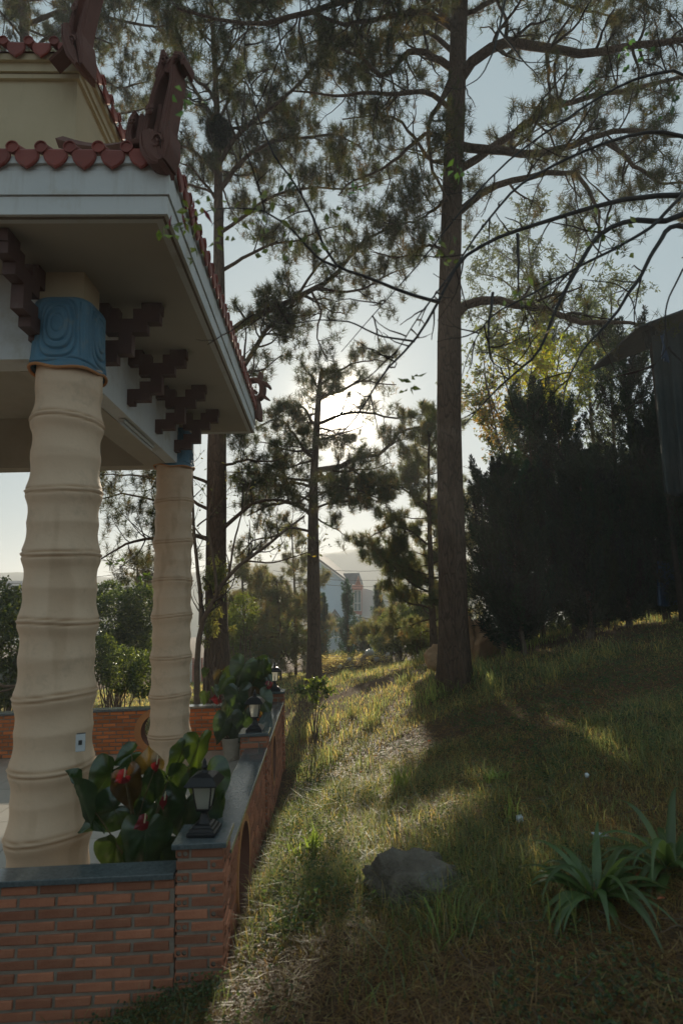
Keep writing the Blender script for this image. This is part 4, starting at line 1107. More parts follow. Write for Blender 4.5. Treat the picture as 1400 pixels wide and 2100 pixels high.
lp = pine('forked pine with a dark witches broom clump, its trunk rising behind the far bamboo column', tr, [R_at(52, L_), R_at(44, L_), R_at(40, L_), R_at(40, L_), R_at(30, L_), R_at(24, L_), R_at(19, L_), R_at(14, L_), .06, .045, .03],
     left_limbs, dict(n=20, t0=.60, t1=.99, len=2.8, up=.25, r=.04), dict(n=22, len=.19, w=.0095, keep=.85, bare=sungap), seed=33, sides=32, sec_per_m=5.0, ter_per=7.0)
# witches broom
c = atY(446, 272, L_-.1); n = 2600; q = norm(rng.normal(size=(n, 3)))*(rng.random((n, 1))**.4)*np.array([.33, .3, .42]); q[:, 0] += .03
V, F = needle_tufts(c+q, norm(q+[0, 0, .2]), 7, .12, .009)
stuff_mesh('witches_broom', V, F, M['needle'], lp, tints(n, 21, (.45, .42, .40), .2))

# pine in front of the sun
Mi = 16.0
tr = px([(645, 1393), (643, 1250), (642, 1100), (643, 980), (648, 900), (652, 830), (655, 790), (660, 755)], Mi)
mid_limbs = [
 (px([(645, 965), (690, 955), (735, 940), (775, 930), (800, 905), (820, 885), (880, 878)], Mi, Mi-.6), .085),
 (px([(645, 990), (680, 968), (720, 965), (770, 962), (800, 950)], Mi), .045),
 (px([(646, 870), (625, 838), (600, 832), (585, 842)], Mi), .05),
 (px([(642, 1062), (615, 1040), (585, 1028), (545, 1040), (500, 1060)], Mi), .06),
 (px([(643, 940), (610, 905), (585, 870), (560, 860), (520, 880)], Mi, Mi+.4), .05),
 (px([(643, 1000), (600, 985), (560, 1000), (520, 990), (480, 1000)], Mi, Mi-.4), .045),
 (px([(643, 1090), (600, 1080), (560, 1100), (520, 1110), (480, 1150)], Mi, Mi-.3), .04),
 (px([(650, 870), (700, 850), (760, 850), (820, 860), (880, 850)], Mi, Mi+.5), .05),
 (px([(653, 820), (700, 800), (760, 775), (810, 790)], Mi), .05),
 (px([(655, 800), (640, 770), (620, 760)], Mi), .04), (px([(655, 790), (690, 765), (730, 745), (790, 740)], Mi), .04),
 (px([(644, 960), (690, 1000), (740, 1010), (800, 1030)], Mi, Mi-.4), .04),
 (px([(643, 1060), (680, 1080), (710, 1100)], Mi), .03),
 (px([(720, 960), (760, 990), (820, 1000), (870, 990)], Mi-.2, Mi-.5), .035),
 (px([(643, 1045), (690, 1028), (740, 1022), (800, 1036)], Mi, Mi+.6), .035), (px([(644, 1010), (700, 1012), (760, 1004), (820, 1010)], Mi, Mi+1.0), .035), (px([(643, 1030), (600, 1015), (560, 1012), (520, 1025)], Mi, Mi+.8), .035), (px([(644, 1020), (680, 1000), (720, 1000), (750, 1012)], Mi, Mi-1.2), .03),
]
pine('pine with the sun glowing through its crown, in the middle of the view', tr, [R_at(30, Mi), R_at(27, Mi), R_at(26, Mi), R_at(23, Mi), R_at(19, Mi), R_at(15, Mi), .09, .05], mid_limbs,
     dict(n=17, t0=.62, t1=1.0, len=2.4, up=.06, r=.045), dict(n=18, len=.19, w=.0110, keep=.78, bare=sungap), seed=45, needle='needle_far', tint0=(.62, .62, .6), sides=24, sec_per_m=5.2, ter_per=6.5, sec_len=(.4, 1.1), ter_len=(.15, .35))

# younger pine between the lawn and the boulders
R_ = 15.0
tr = px([(888, 1322), (884, 1200), (880, 1080), (878, 960), (880, 880), (882, 830)], R_)
pine('slender young pine with airy green needles just left of the thick pine trunk', tr, [R_at(16, R_), R_at(13, R_), R_at(11, R_), R_at(8, R_), .03, .02], [
 (px([(884, 1215), (850, 1200), (815, 1170), (780, 1140), (750, 1140)], R_, R_-.4), .03), (px([(882, 1120), (840, 1090), (800, 1080), (760, 1100), (740, 1130)], R_), .03),
 (px([(880, 1040), (840, 1010), (790, 990), (750, 1000)], R_), .03), (px([(884, 1190), (930, 1170), (970, 1180)], R_), .03), (px([(886, 1250), (840, 1240), (800, 1200), (775, 1190)], R_), .03)],
     dict(n=46, t0=.10, t1=.99, len=2.0, up=.12, r=.022), dict(n=18, len=.18, w=.011), seed=51, bark='bark_far', needle='needle_far', sides=14, sec_per_m=5.5, ter_per=6, sec_len=(.3, .8), ter_len=(.15, .35), tint0=(1.0, 1.0, .9))

# background pines: (x, base y, top y, depth, width px, label)
BG = [
 (606, 1345, 1085, 22, 5, 'thin young pine with yellow-green needles just left of the sunlit pine trunk', 1.6, .9),
 (541, 1350, 1180, 24, 6, 'bushy young pine behind the second potted plant', 1.8, .8),
 (500, 1352, 1150, 20, 6, 'small leaning pine beside the gabled house', 1.5, .8),
 (575, 1352, 1190, 19, 4, 'low bushy pine sapling at the back of the lawn', 1.2, .9),
 (280, 1345, 1130, 19, 9, 'dense young pine seen between the two bamboo columns', 1.2, .7),
 (940, 1300, 1020, 20, 8, 'pale green pine showing right behind the thick trunk', 1.5, .9),
 (800, 1330, 1190, 21, 6, 'small pine beside the pale house canopy', .8, .8),
 (850, 1340, 1215, 20, 5, 'scrubby pine above the tan boulder', 1.1, .9),
]
for k, (x, y0, y1, Y, w, lab, ln, tt) in enumerate(BG):
    b = atY(x, y0, Y); t2 = atY(x+rng.uniform(-8, 8), y1, Y)
    pine(lab, [b, b*.6+t2*.4+np.array([.05, 0, 0]), t2], [R_at(w, Y)*1.2, R_at(w, Y), .02], [], dict(n=30, t0=.18, t1=1.0, len=ln, up=.22, r=.022),
         dict(n=12, len=.20, w=.014), 'young pines at the back of the lawn', 60+k, 'bark_far', 'needle_far', 8, 3, 4.5, 4.5, (.25, .7), (.14, .3), (tt*1.2, tt*1.1, tt))
# pine crown rising behind the pavilion roof
N_ = 13.5
tr = px([(132, 1420), (128, 900), (90, 400), (50, 100), (40, -300)], N_)
pine('pine rising behind the pavilion roof at the top left corner', tr, [.24, .22, .17, .12, .05], [
 (px([(45, 260), (0, 120), (-60, 80)], N_), .05), (px([(42, 200), (60, 120), (90, 80), (150, 60), (230, 90)], N_, N_-.5), .06), (px([(40, 130), (100, 110), (170, 130), (240, 180), (300, 170)], N_, N_+.5), .06),
 (px([(40, 60), (120, 20), (220, 30), (320, 60), (380, 40)], N_, N_-.8), .06), (px([(40, 0), (150, -30), (260, -20), (360, 0)], N_), .06), (px([(42, 180), (10, 110), (-40, 90)], N_), .05), (px([(45, 250), (120, 230), (200, 240), (270, 230), (330, 210)], N_, N_-.5), .05)],
     dict(n=18, t0=.66, t1=.98, len=3.4, up=.15, r=.05), dict(n=22, len=.18, w=.0105), seed=71, sides=14, sec_per_m=5.0, ter_per=7)

# ------------------------------------------------------------------ broadleaf trees
def leafy_tree(label, stems, cat, name='broadleaf_tree', sub=60, sub_len=(.5, 1.2), ter=5, leaf=(.07, .03), lpt=6, pal=((1, 1, 1),), pw=None, seed=1, Y=10, group=None, up=.25, bark='bark_thin', lmat='leaf', tsel=None, t0=.35, ter_len=(.2, .5), droop=0.0, wig=.16):
    g = np.random.default_rng(seed)
    b = np.array(stems[0][0][0], float); b[2] = gz(b[0], b[1])-.05
    root = thing(name, b, label, cat, group)
    L, Lr = [], []
    for i, (P, r) in enumerate(stems):
        P = [np.array(p, float) for p in P]
        if i == 0: P[0] = b
        KQ = 30 if bark == 'bark_fore' else 14
        Q = resample(P, KQ, r*.25, seed+i); L.append(Q); Lr.append(r)
        V, F = tube_np(Q[None], (r*(1-(.86 if bark == 'bark_fore' and i else .7)*np.linspace(0, 1, KQ)))[None], 8); mesh_obj('trunk' if i == 0 else 'branch', V, F, M[bark], root, smooth=True)
    L = np.array(L); Lr = np.array(Lr)
    S, Sr = spawn(L, Lr, sub, sub_len, .6, up, 7, wig, t0, 1, .5, .005, g)
    T, Tr = spawn(S, Sr, sub*ter, ter_len, .6, up*.6, 5, .2, .1, 1, .5, .0025, g)
    Va, Fa = tube_np(S, Sr[:, None]*(1-.6*np.linspace(0, 1, 7)[None]), 4); Vb, Fb = tube_np(T, Tr[:, None]*(1-.5*np.linspace(0, 1, 5)[None]), 3)
    stuff_mesh('twigs', np.concatenate([Va, Vb]), [np.concatenate([Fa, Fb+len(Va)])], M['bark_twig'], root)
    if lpt > 0:
        n = len(T); k = g.integers(1, 5, size=(n, lpt)); pos = T[np.arange(n)[:, None], k].reshape(-1, 3)+g.normal(size=(n*lpt, 3))*.02
        d = norm(g.normal(size=(n*lpt, 3))+np.repeat(norm(T[:, -1]-T[:, -2]), lpt, axis=0)*.8+np.array([0, 0, -.5-droop]))
        V, F = leaves_np(pos, d, leaf[0]*g.uniform(.6, 1.25, n*lpt), leaf[1]*g.uniform(.7, 1.2, n*lpt), g)
        pal = np.array(pal, float)
        if tsel is not None: ci = tsel(pos, g)
        else: ci = g.choice(len(pal), len(pos), p=pw)
        tn = pal[ci]*(1+g.normal(size=(len(pos), 1))*.22)
        stuff_mesh('leaves', V, F, M[lmat], root, np.repeat(np.clip(tn, .05, 4), 4, axis=0))
    return root
# yellow-leaved tree behind the junipers
Yt = 15.5
def ysel(pos, g):
    x, y = project(pos); w = np.exp(-((x-1120)/95)**2-((y-760)/85)**2); w2 = np.exp(-((x-1010)/60)**2-((y-860)/80)**2)
    r = g.random(len(pos)); return np.where(r < w*1.1, g.integers(0, 2, len(pos)), np.where(r < w+w2*.6, 2, 3))
leafy_tree('yellow and orange leaved tree fanning out above the dark junipers', [
 (px([(1085, 1290), (1080, 1100), (1070, 950), (1050, 820), (1040, 720)], Yt), .07), (px([(1080, 1100), (1035, 960), (1010, 850), (990, 760)], Yt, Yt-.3), .045), (px([(1075, 1000), (1110, 880), (1140, 780), (1150, 700)], Yt), .045),
 (px([(1070, 1020), (1020, 900), (960, 820)], Yt, Yt+.5), .035), (px([(1078, 1040), (1150, 920), (1190, 800), (1210, 720)], Yt, Yt+.4), .04), (px([(1060, 900), (1085, 800), (1095, 700), (1100, 640)], Yt), .03), (px([(1040, 900), (1000, 800), (985, 700)], Yt), .03)],
 'tree', sub=190, sub_len=(.6, 1.7), ter=9, leaf=(.12, .055), lpt=8, pal=((5.6, 3.0, .4), (6.0, 3.8, .5), (3.6, 1.7, .6), (1.2, 1.2, .8)), seed=5, tsel=ysel)
# olive tree crown above it
leafy_tree('airy olive-green tree high behind the thick pine limb on the right', [
 (px([(1130, 1290), (1130, 1000), (1120, 800), (1125, 650), (1110, 560)], 18.5), .10), (px([(1125, 700), (1080, 620), (1030, 570), (980, 560)], 18.5), .05), (px([(1125, 680), (1160, 600), (1180, 520), (1190, 450)], 18.5), .05),
 (px([(1120, 650), (1090, 560), (1080, 480), (1100, 430)], 18.5), .045), (px([(1125, 720), (1180, 650), (1240, 610), (1290, 590)], 18.5), .045), (px([(1120, 740), (1060, 690), (1000, 660), (960, 640)], 18.5), .04), (px([(1130, 640), (1060, 540), (1000, 500)], 18.5), .035)],
 'tree', sub=200, sub_len=(.7, 2.0), ter=9, leaf=(.14, .042), lpt=8, pal=((.7, .75, .55), (.95, .9, .55)), seed=6, droop=.4)
# two slim eucalyptus
for k, (x0, x1, y1, Y, lab) in enumerate(((1222, 1205, 620, 17.5, 'slim grey-barked tree rising behind the junipers, right of the yellow leaves'), (1262, 1252, 600, 18.5, 'thin pale-barked tree just left of the hanging tarpaulin'))):
    leafy_tree(lab, [(px([(x0, 1280), (x0+3, 1000), (x1, 800), (x1, y1)], Y), .085), (px([(x0, 840), (x0+30, 760), (x0+45, 700)], Y), .04), (px([(x0, 800), (x0-30, 720), (x0-40, 660)], Y), .035)],
      'tree', sub=80, sub_len=(.6, 1.4), ter=7, leaf=(.15, .034), lpt=7, pal=((.9, 1.05, .75), (1.6, 1.6, .8)), seed=80+k, droop=.8, bark='bark_far', t0=.4, group='slim trees behind the juniper row')
# thin brown tree in front of the forked pine
Yl = 10.2
leafy_tree('thin brown crooked tree with few leaves touching the right side of the far bamboo column', [
 (px([(404, 1420), (405, 1330), (412, 1282), (430, 1250), (448, 1215), (470, 1175), (500, 1150), (545, 1120), (590, 1085), (625, 1060)], Yl), .062), (px([(412, 1282), (412, 1230), (405, 1150), (398, 1080), (394, 1000), (396, 930)], Yl, Yl+.2), .042),
 (px([(445, 1220), (442, 1170), (432, 1120), (428, 1060), (440, 980)], Yl), .03), (px([(470, 1175), (480, 1110), (500, 1040), (515, 980)], Yl, Yl-.3), .022), (px([(500, 1150), (560, 1155), (610, 1140), (650, 1125)], Yl), .018),
 (px([(404, 1080), (440, 1050), (470, 1000)], Yl), .016), (px([(425, 1110), (400, 1085), (385, 1060), (330, 1060)], Yl), .016), (px([(412, 1260), (395, 1230), (385, 1200)], Yl), .014)],
 'tree', sub=60, sub_len=(.4, 1.1), ter=4, leaf=(.085, .04), lpt=1, pal=((1.6, 1.4, .6), (1, 1, .6), (3, 1.8, .5)), seed=9, bark='bark_thin', name='crooked_tree')
# dry hanging leaf clusters in front of the pine trunk
leafy_tree('slim shrub with pale dried hanging leaf clusters against the forked pine trunk', [
 (px([(418, 1425), (425, 1340), (440, 1270), (455, 1200), (450, 1160)], 11.2), .02), (px([(430, 1310), (450, 1290), (460, 1300)], 11.2), .010), (px([(445, 1240), (430, 1200), (428, 1180)], 11.2), .010)],
 'shrub', name='dry_shrub', sub=34, sub_len=(.2, .45), ter=6, leaf=(.10, .024), lpt=9, pal=((2.6, 2.0, 1.5), (2.0, 1.7, 1.1)), seed=14, droop=1.6, ter_len=(.1, .2), t0=.45)
# vine shoot with a few leaves between the columns
leafy_tree('leafy arching shoot hanging between the two bamboo columns against the pale hills', [
 (px([(385, 1290), (372, 1250), (330, 1195), (290, 1170), (250, 1158), (205, 1145)], 9.2), .010), (px([(290, 1170), (262, 1165), (225, 1170)], 9.2), .006)],
 'shrub', name='arching_shoot', sub=14, sub_len=(.12, .3), ter=2, leaf=(.11, .045), lpt=2, pal=((1.2, 1.6, .7),), seed=15, t0=.5, ter_len=(.06, .12))

# foreground tree: trunk stands right of the frame, long thin branches cross the view
Yf = 3.2
fg = [(px([(1760, 2080), (1740, 1500), (1700, 1000), (1640, 640), (1560, 520), (1470, 470)], Yf), .06)]
def fb(pts, y0, y1, r): fg.append((px(pts, y0, y1), r))
fb([(1560, 520), (1400, 430), (1372, 458), (1290, 448), (1225, 480), (1150, 600), (1110, 720), (1060, 760), (1000, 820), (950, 870)], 3.2, 2.9, .022)
fb([(1560, 500), (1480, 400), (1400, 398), (1280, 410), (1150, 445), (1010, 490), (950, 530), (900, 620), (850, 700), (790, 760), (730, 850), (690, 900)], 3.2, 2.8, .020)
fb([(1440, 470), (1372, 458), (1340, 520), (1290, 600), (1240, 670), (1190, 720), (1160, 780), (1150, 860)], 3.1, 2.8, .016)
fb([(1600, 560), (1500, 240), (1400, 140), (1300, 160), (1200, 215), (1090, 290), (1000, 370), (930, 450), (860, 540), (770, 640), (700, 720)], 3.3, 2.9, .013)
fb([(1560, 480), (1440, 290), (1340, 265), (1250, 290), (1160, 325), (1060, 380), (985, 470), (940, 540), (860, 640), (790, 760)], 3.1, 2.6, .014)
fb([(1400, 398), (1330, 470), (1240, 520), (1160, 560), (1080, 610), (1000, 650), (960, 720), (940, 800)], 3.0, 2.6, .011)
fb([(900, 620), (840, 602), (780, 580), (735, 560), (690, 548), (655, 490), (640, 440), (600, 370), (560, 320), (530, 240), (505, 140), (500, 60)], 2.85, 2.6, .010)
fb([(690, 548), (650, 530), (600, 470), (540, 430), (480, 425), (430, 430), (390, 450), (350, 462)], 2.75, 2.35, .007)
fb([(850, 700), (780, 690), (720, 660), (660, 655), (600, 665), (555, 660), (510, 640)], 2.8, 2.6, .006)
fb([(1500, 500), (1405, 540), (1365, 620), (1362, 680), (1370, 712), (1335, 755), (1315, 820), (1300, 860)], 2.9, 2.8, .007)
fb([(1370, 712), (1395, 740), (1420, 760)], 2.9, 2.8, .008)
fb([(1060, 480), (1062, 540), (1062, 600), (1075, 660)], 2.9, 2.8, .010)
fb([(1035, 0), (1022, 60), (1010, 110), (985, 160), (940, 185), (900, 175)], 3.0, 2.8, .008)
fb([(1022, 60), (1060, 110), (1100, 155), (1130, 200)], 2.9, 2.8, .006)
fb([(1010, 600), (1000, 680), (1005, 740), (1030, 760), (1080, 740)], 2.8, 2.7, .008)
ft = leafy_tree('bare dark branches of a nearby tree arching in from the right edge, across the pines', fg, 'tree', name='overhanging_tree', sub=120, sub_len=(.15, .55), ter=1, leaf=(.06, .034), lpt=0, seed=20, bark='bark_fore', t0=.25, ter_len=(.06, .16), wig=.12, up=.02)
g = np.random.default_rng(4); pos, tn = [], []
for (x, y, n, sp, Y, c) in ((395, 450, 10, 26, 2.3, (1.4, 1.5, .6)), (340, 478, 8, 18, 2.3, (1.6, 2.0, .7)), (440, 470, 16, 40, 2.4, (1.5, 1.5, .7)), (520, 440, 20, 45, 2.5, (1.5, 1.5, .7)), (600, 480, 18, 40, 2.6, (1.2, 1.3, .6)),
   (930, 350, 9, 12, 2.8, (.9, 1.5, .8)), (905, 500, 14, 25, 2.8, (.5, .6, .5)), (1075, 590, 12, 28, 2.8, (.6, .8, .5)), (1290, 100, 12, 26, 2.9, (.6, 1.2, .8)), (1385, 200, 12, 20, 2.9, (.6, 1.0, .6)), (1240, 480, 14, 28, 2.9, (.5, .6, .5)), (850, 790, 12, 16, 2.8, (.5, .6, .5)),
   (1260, 500, 10, 22, 2.9, (.5, .6, .5)), (1330, 230, 6, 14, 2.9, (1.4, .9, .4)), (740, 380, 6, 14, 2.8, (.7, 1.3, .8)), (1190, 180, 10, 30, 2.9, (.6, .9, .6)), (590, 370, 6, 12, 2.6, (.5, .7, .6)), (385, 200, 7, 14, 2.3, (.7, 1.2, .9)), (1070, 640, 8, 14, 2.8, (.5, .5, .5)), (700, 440, 8, 24, 2.6, (1.2, 1.3, .5))):
    for _ in range(n):
        pos.append(atY(x+g.normal()*sp, y+g.normal()*sp*.8, Y)); tn.append(np.array(c)*g.uniform(.6, 1.3))
pos = np.array(pos); d = norm(g.normal(size=(len(pos), 3))+[0, 0, -.6])
V, F = leaves_np(pos, d, g.uniform(.03, .062, len(pos)), g.uniform(.018, .032, len(pos)), g)
stuff_mesh('leaves', V, F, M['leaf'], ft, np.repeat(np.array(tn), 4, axis=0))
for (x, y, dx, dy) in ((352, 440, -4, 34), (372, 432, 10, 44), (415, 425, 22, 36), (398, 405, -6, 40)):
    a = atY(x, y, 2.3); b = atY(x+dx, y+dy, 2.32); c = (a+b)/2+np.array([.006, 0, .002])
    V, F = leaves_np(a[None], (b-a)[None], [np.linalg.norm(b-a)], [.018], g); mesh_obj('red_flower', V, F, M['spathe'], ft)

# ------------------------------------------------------------------ conifers made of upright plumes
def plume_tree(label, base, H, Rd, nplume, nleaf, mat, seed, lean=(0, 0), group=None, cat='juniper tree', name='juniper_tree', leaf=(.07, .022), tb=(1, 1, 1), open_=.0, zlow=.10, tip=.35, curl=.5, Lmin=0.0):
    g = np.random.default_rng(seed); base = np.array(base, float); base[2] = gz(base[0], base[1])-.04
    root = thing(name, base, label, cat, group)
    top = base+np.array([lean[0], lean[1], H])
    V, F = trunk_mesh([base, base*.5+top*.5+np.array([lean[0]*.1, 0, 0]), top], [Rd*.05+.025, Rd*.03+.015, .010], 10, seed, .15, .02); mesh_obj('trunk', V, F, M['bark_thin'], root, smooth=True)
    t = zlow+(1-zlow)*g.random(nplume)**1.05; az = g.random(nplume)*2*np.pi
    prof = np.clip((1-t)*1.35+.04, 0, 1)**.85*np.minimum(1, (t-zlow)/.12+.35)
    rr = Rd*prof*g.uniform(.2, 1.1, nplume)
    st = base+(top-base)*t[:, None]; outd = np.stack([np.cos(az), np.sin(az), np.zeros(nplume)], 1)
    L = (Lmin+rr*.9+H*.05)*g.uniform(.7, 1.25, nplume)
    K = 7; P = np.zeros((nplume, K, 3)); P[:, 0] = st; d = norm(outd*1.0+np.array([0, 0, .25]))
    for k in range(1, K):
        P[:, k] = P[:, k-1]+d*(L/(K-1))[:, None]*1.15; d = norm(d+np.array([0, 0, curl])+g.normal(size=d.shape)*.10)
    Va, Fa = tube_np(P, np.maximum(.004, L*.012)[:, None]*(1-.7*np.linspace(0, 1, K)[None]), 3)
    stuff_mesh('branches', Va, Fa, M['bark_twig'], root)
    u = g.random((nplume, nleaf))**.85; f = u*(K-1); i0 = np.minimum(f.astype(int), K-2); fr = (f-i0)[..., None]; ix = np.arange(nplume)[:, None]
    A = P[ix, i0]; B = P[ix, i0+1]; pos = A*(1-fr)+B*fr; tan = norm(B-A)
    wid = (.045+L*.075)[:, None]*np.sin(np.clip(u*.9+.12, 0, 1)*np.pi)**.7
    rnd = norm(g.normal(size=pos.shape)); pos = pos+rnd*(wid*g.random(u.shape)**.6)[..., None]
    dd = norm(tan*.9+rnd*.7+g.normal(size=pos.shape)*.2); n = nplume*nleaf
    V, F = leaves_np(pos.reshape(n, 3), dd.reshape(n, 3), leaf[0]*g.uniform(.6, 1.3, n), leaf[1]*g.uniform(.7, 1.3, n), g, .4)
    tt = np.asarray(tb)*(1+g.normal(size=(nplume, 1, 3))*.18)*(1+g.normal(size=(nplume, nleaf, 1))*.15)
    stuff_mesh('foliage', V, F, M[mat], root, np.repeat(np.clip(tt.reshape(n, 3), .1, 3), 4, axis=0))
    return root
JG = 'row of dark junipers along the top of the bank'
JL = [(1030, 1290, 975, 11.0, .62, 'leftmost juniper of the dark row, nearest the thick pine'), (1112, 1300, 815, 11.6, .66, 'tall narrow-tipped juniper behind the grey slab, second of the dark row'),
      (1180, 1295, 850, 11.2, .66, 'pointed juniper above the leaning poles, left of the fork gap'), (1243, 1290, 940, 10.8, .75, 'lower broad juniper right of the leaning poles'),
      (1326, 1285, 700, 11.0, .85, 'tall juniper standing against the left edge of the tarpaulin'), (1368, 1290, 885, 10.0, .80, 'juniper in front of the hanging tarpaulin with a light split trunk'), (1422, 1290, 850, 9.6, .85, 'rightmost juniper, cut by the right frame edge'),
      (1070, 1290, 1000, 10.2, .58, 'shorter juniper in front of the two leftmost ones, over the round-topped slab'), (1210, 1290, 960, 10.3, .62, 'short juniper in the middle of the row, in front of the pointed one'), (1290, 1290, 960, 10.2, .62, 'short juniper in front of the tall one by the tarpaulin')]
for k, (x, y0, y1, Y, Rd, lab) in enumerate(JL):
    b = atY(x, y0, Y); H = atY(x, y1, Y)[2]-gz(b[0], b[1])
    plume_tree(lab, b, H, Rd, 150, 300, 'juniper', 100+k, (rng.uniform(-.1, .1), 0), JG, leaf=(.065, .018), zlow=.05, curl=.42, tb=(.9, 1.0, .85), Lmin=.32)
AG = 'small blue-green conifers before the pale house'
for k, (x, y0, y1, Y, Rd, lab) in enumerate(((715, 1352, 1196, 24, .72, 'blue-green conifer with upswept plumes in front of the pale blue house'), (664, 1350, 1222, 23, .50, 'blue-green conifer half hidden by the sunlit pine trunk'),
   (748, 1350, 1280, 23.5, .45, 'low blue-green conifer under the blue panel'), (780, 1342, 1205, 24.5, .50, 'thin blue-green conifer right of the pale house'))):
    b = atY(x, y0, Y); H = atY(x, y1, Y)[2]-gz(b[0], b[1])
    plume_tree(lab, b, H, Rd, 120, 60, 'araucaria', 130+k, (0, 0), AG, 'conifer', 'small_conifer', (.10, .032), zlow=.05, curl=.65)

# ------------------------------------------------------------------ bushes
def bush(label, blobs, n, leaf, pal, seed, name='bush', cat='bush', group=None, pw=None, stemn=14, sharp=1.0, lmat='leaf', rag=.25):
    """blobs: list of centre(3), radii(3)"""
    g = np.random.default_rng(seed); c0 = np.array(blobs[0][0], float); base = np.array([c0[0], c0[1], gz(c0[0], c0[1])-.05])
    root = thing(name, base, label, cat, group)
    vol = np.array([np.prod(b[1])**(2/3) for b in blobs]); pr = vol/vol.sum(); k = g.choice(len(blobs), n, p=pr)
    C = np.array([b[0] for b in blobs], float)[k]; Rr = np.array([b[1] for b in blobs], float)[k]
    q = norm(g.normal(size=(n, 3))); rad = .45+.6*g.random(n)**.5
    nz = fbm(q[:, 0]*3+k*5, q[:, 2]*3+q[:, 1]*2, seed, 1.3, 3); rad *= (1-rag+2*rag*nz)
    keep = fbm(q[:, 0]*6+k*3, q[:, 2]*6-q[:, 1]*4, seed+9, 1.0, 2) > .34
    pos = (C+q*Rr*rad[:, None])[keep]; q = q[keep]; n = len(pos)
    d = norm(q*.8+g.normal(size=(n, 3))*.7+np.array([0, 0, -.15]))
    V, F = leaves_np(pos, d, leaf[0]*g.uniform(.6, 1.3, n), leaf[1]*g.uniform(.6, 1.3, n), g)
    pal = np.array(pal, float); cl = (k[keep] if pw is None else 0)
    ci = g.choice(len(pal), n, p=pw); tn = pal[ci]*(1+g.normal(size=(n, 1))*.2)
    stuff_mesh('leaves', V, F, M[lmat], root, np.repeat(np.clip(tn, .05, 4), 4, axis=0))
    S = []
    for i in range(stemn):
        b = blobs[g.integers(len(blobs))]; p1 = np.array(b[0])+norm(g.normal(size=3))*np.array(b[1])*.75; S.append(resample([base+g.normal(size=3)*[.08, .08, 0], (base+p1)/2+g.normal(size=3)*.12, p1], 8))
    S = np.array(S); Va, Fa = tube_np(S, np.full((stemn, 8), .018)*(1-.7*np.linspace(0, 1, 8)[None]), 5)
    stuff_mesh('stems', Va, Fa, M['bark_thin'], root, smooth=True)
    return root
def bl(x, y, Y, rx, ry, rz=None):
    c = atY(x, y, Y); return (c, (rx*Y/FPX, (rx+ry)*.5*Y/FPX, ry*Y/FPX))
GP = ((1, 1, .8), (.7, .85, .7), (1.6, 1.5, .7))
bush('big sunlit bush filling the gap left of the near bamboo column', [bl(20, 1330, 11, 70, 90), bl(-30, 1260, 11.3, 60, 70), bl(45, 1245, 11.5, 38, 36), bl(30, 1400, 10.6, 60, 45)], 15000, (.09, .045), GP, 201, pw=(.5, .3, .2))
bush('rounded dark bush right of the near bamboo column', [bl(235, 1270, 14, 52, 55), bl(290, 1250, 14.5, 40, 50), bl(270, 1340, 14, 60, 50), bl(225, 1215, 15, 26, 22)], 16000, (.085, .042), ((.75, .9, .7), (.55, .7, .55), (1.3, 1.35, .7)), 202, pw=(.5, .3, .2))
bush('glossy small-leaved bush just beyond the rear parapet between the columns', [bl(255, 1375, 11.2, 38, 42), bl(300, 1385, 11.0, 32, 40), bl(215, 1350, 11.5, 24, 45)], 7000, (.06, .034), ((1, 1.1, .8), (.6, .75, .6), (1.9, 1.9, .9)), 203, pw=(.5, .3, .2))
bush('tangled dark thicket behind the middle lanterns', [bl(540, 1300, 21, 60, 45), bl(480, 1320, 20, 40, 50), bl(590, 1310, 22, 34, 40), bl(520, 1340, 19, 55, 25)], 9000, (.11, .05), ((1.0, 1.1, .8), (1.5, 1.5, .8), (1.9, 1.4, .8)), 204, pw=(.5, .35, .15))
bush('olive bush on the bank left of the tan boulders', [bl(820, 1290, 19, 46, 42), bl(860, 1260, 19.5, 34, 34), bl(790, 1310, 18.5, 34, 24)], 8000, (.10, .05), ((1.4, 1.4, .8), (1.8, 1.5, .8), (1.0, 1.1, .7)), 205, pw=(.4, .3, .3))
bush('twiggy half-bare bush between the slender pine and the tan boulder', [bl(868, 1320, 15.5, 26, 30)], 900, (.07, .035), ((1.3, 1.2, .6),), 206, stemn=26)
bush('dark undergrowth at the foot of the juniper row', [bl(1130, 1262, 12.6, 90, 30), bl(1280, 1250, 12.4, 100, 36), bl(1400, 1250, 11.5, 70, 36)], 16000, (.08, .035), ((.5, .6, .45), (.8, .9, .5)), 207, pw=(.7, .3))
bush('pale yellow-green weeds growing behind the trunk of the sunlit pine', [bl(690, 1350, 20, 30, 12), bl(740, 1348, 21, 30, 9)], 1800, (.14, .022), ((1.6, 1.6, .8), (1.2, 1.3, .7)), 208, name='weed_patch', cat='weeds')
bush('leafy pale bush with yellowish leaves around the forked pine, beyond the rear parapet', [bl(500, 1260, 15, 26, 40), bl(470, 1300, 15.5, 22, 40)], 3000, (.08, .04), ((1.6, 1.5, .6), (1, 1.1, .6)), 209)
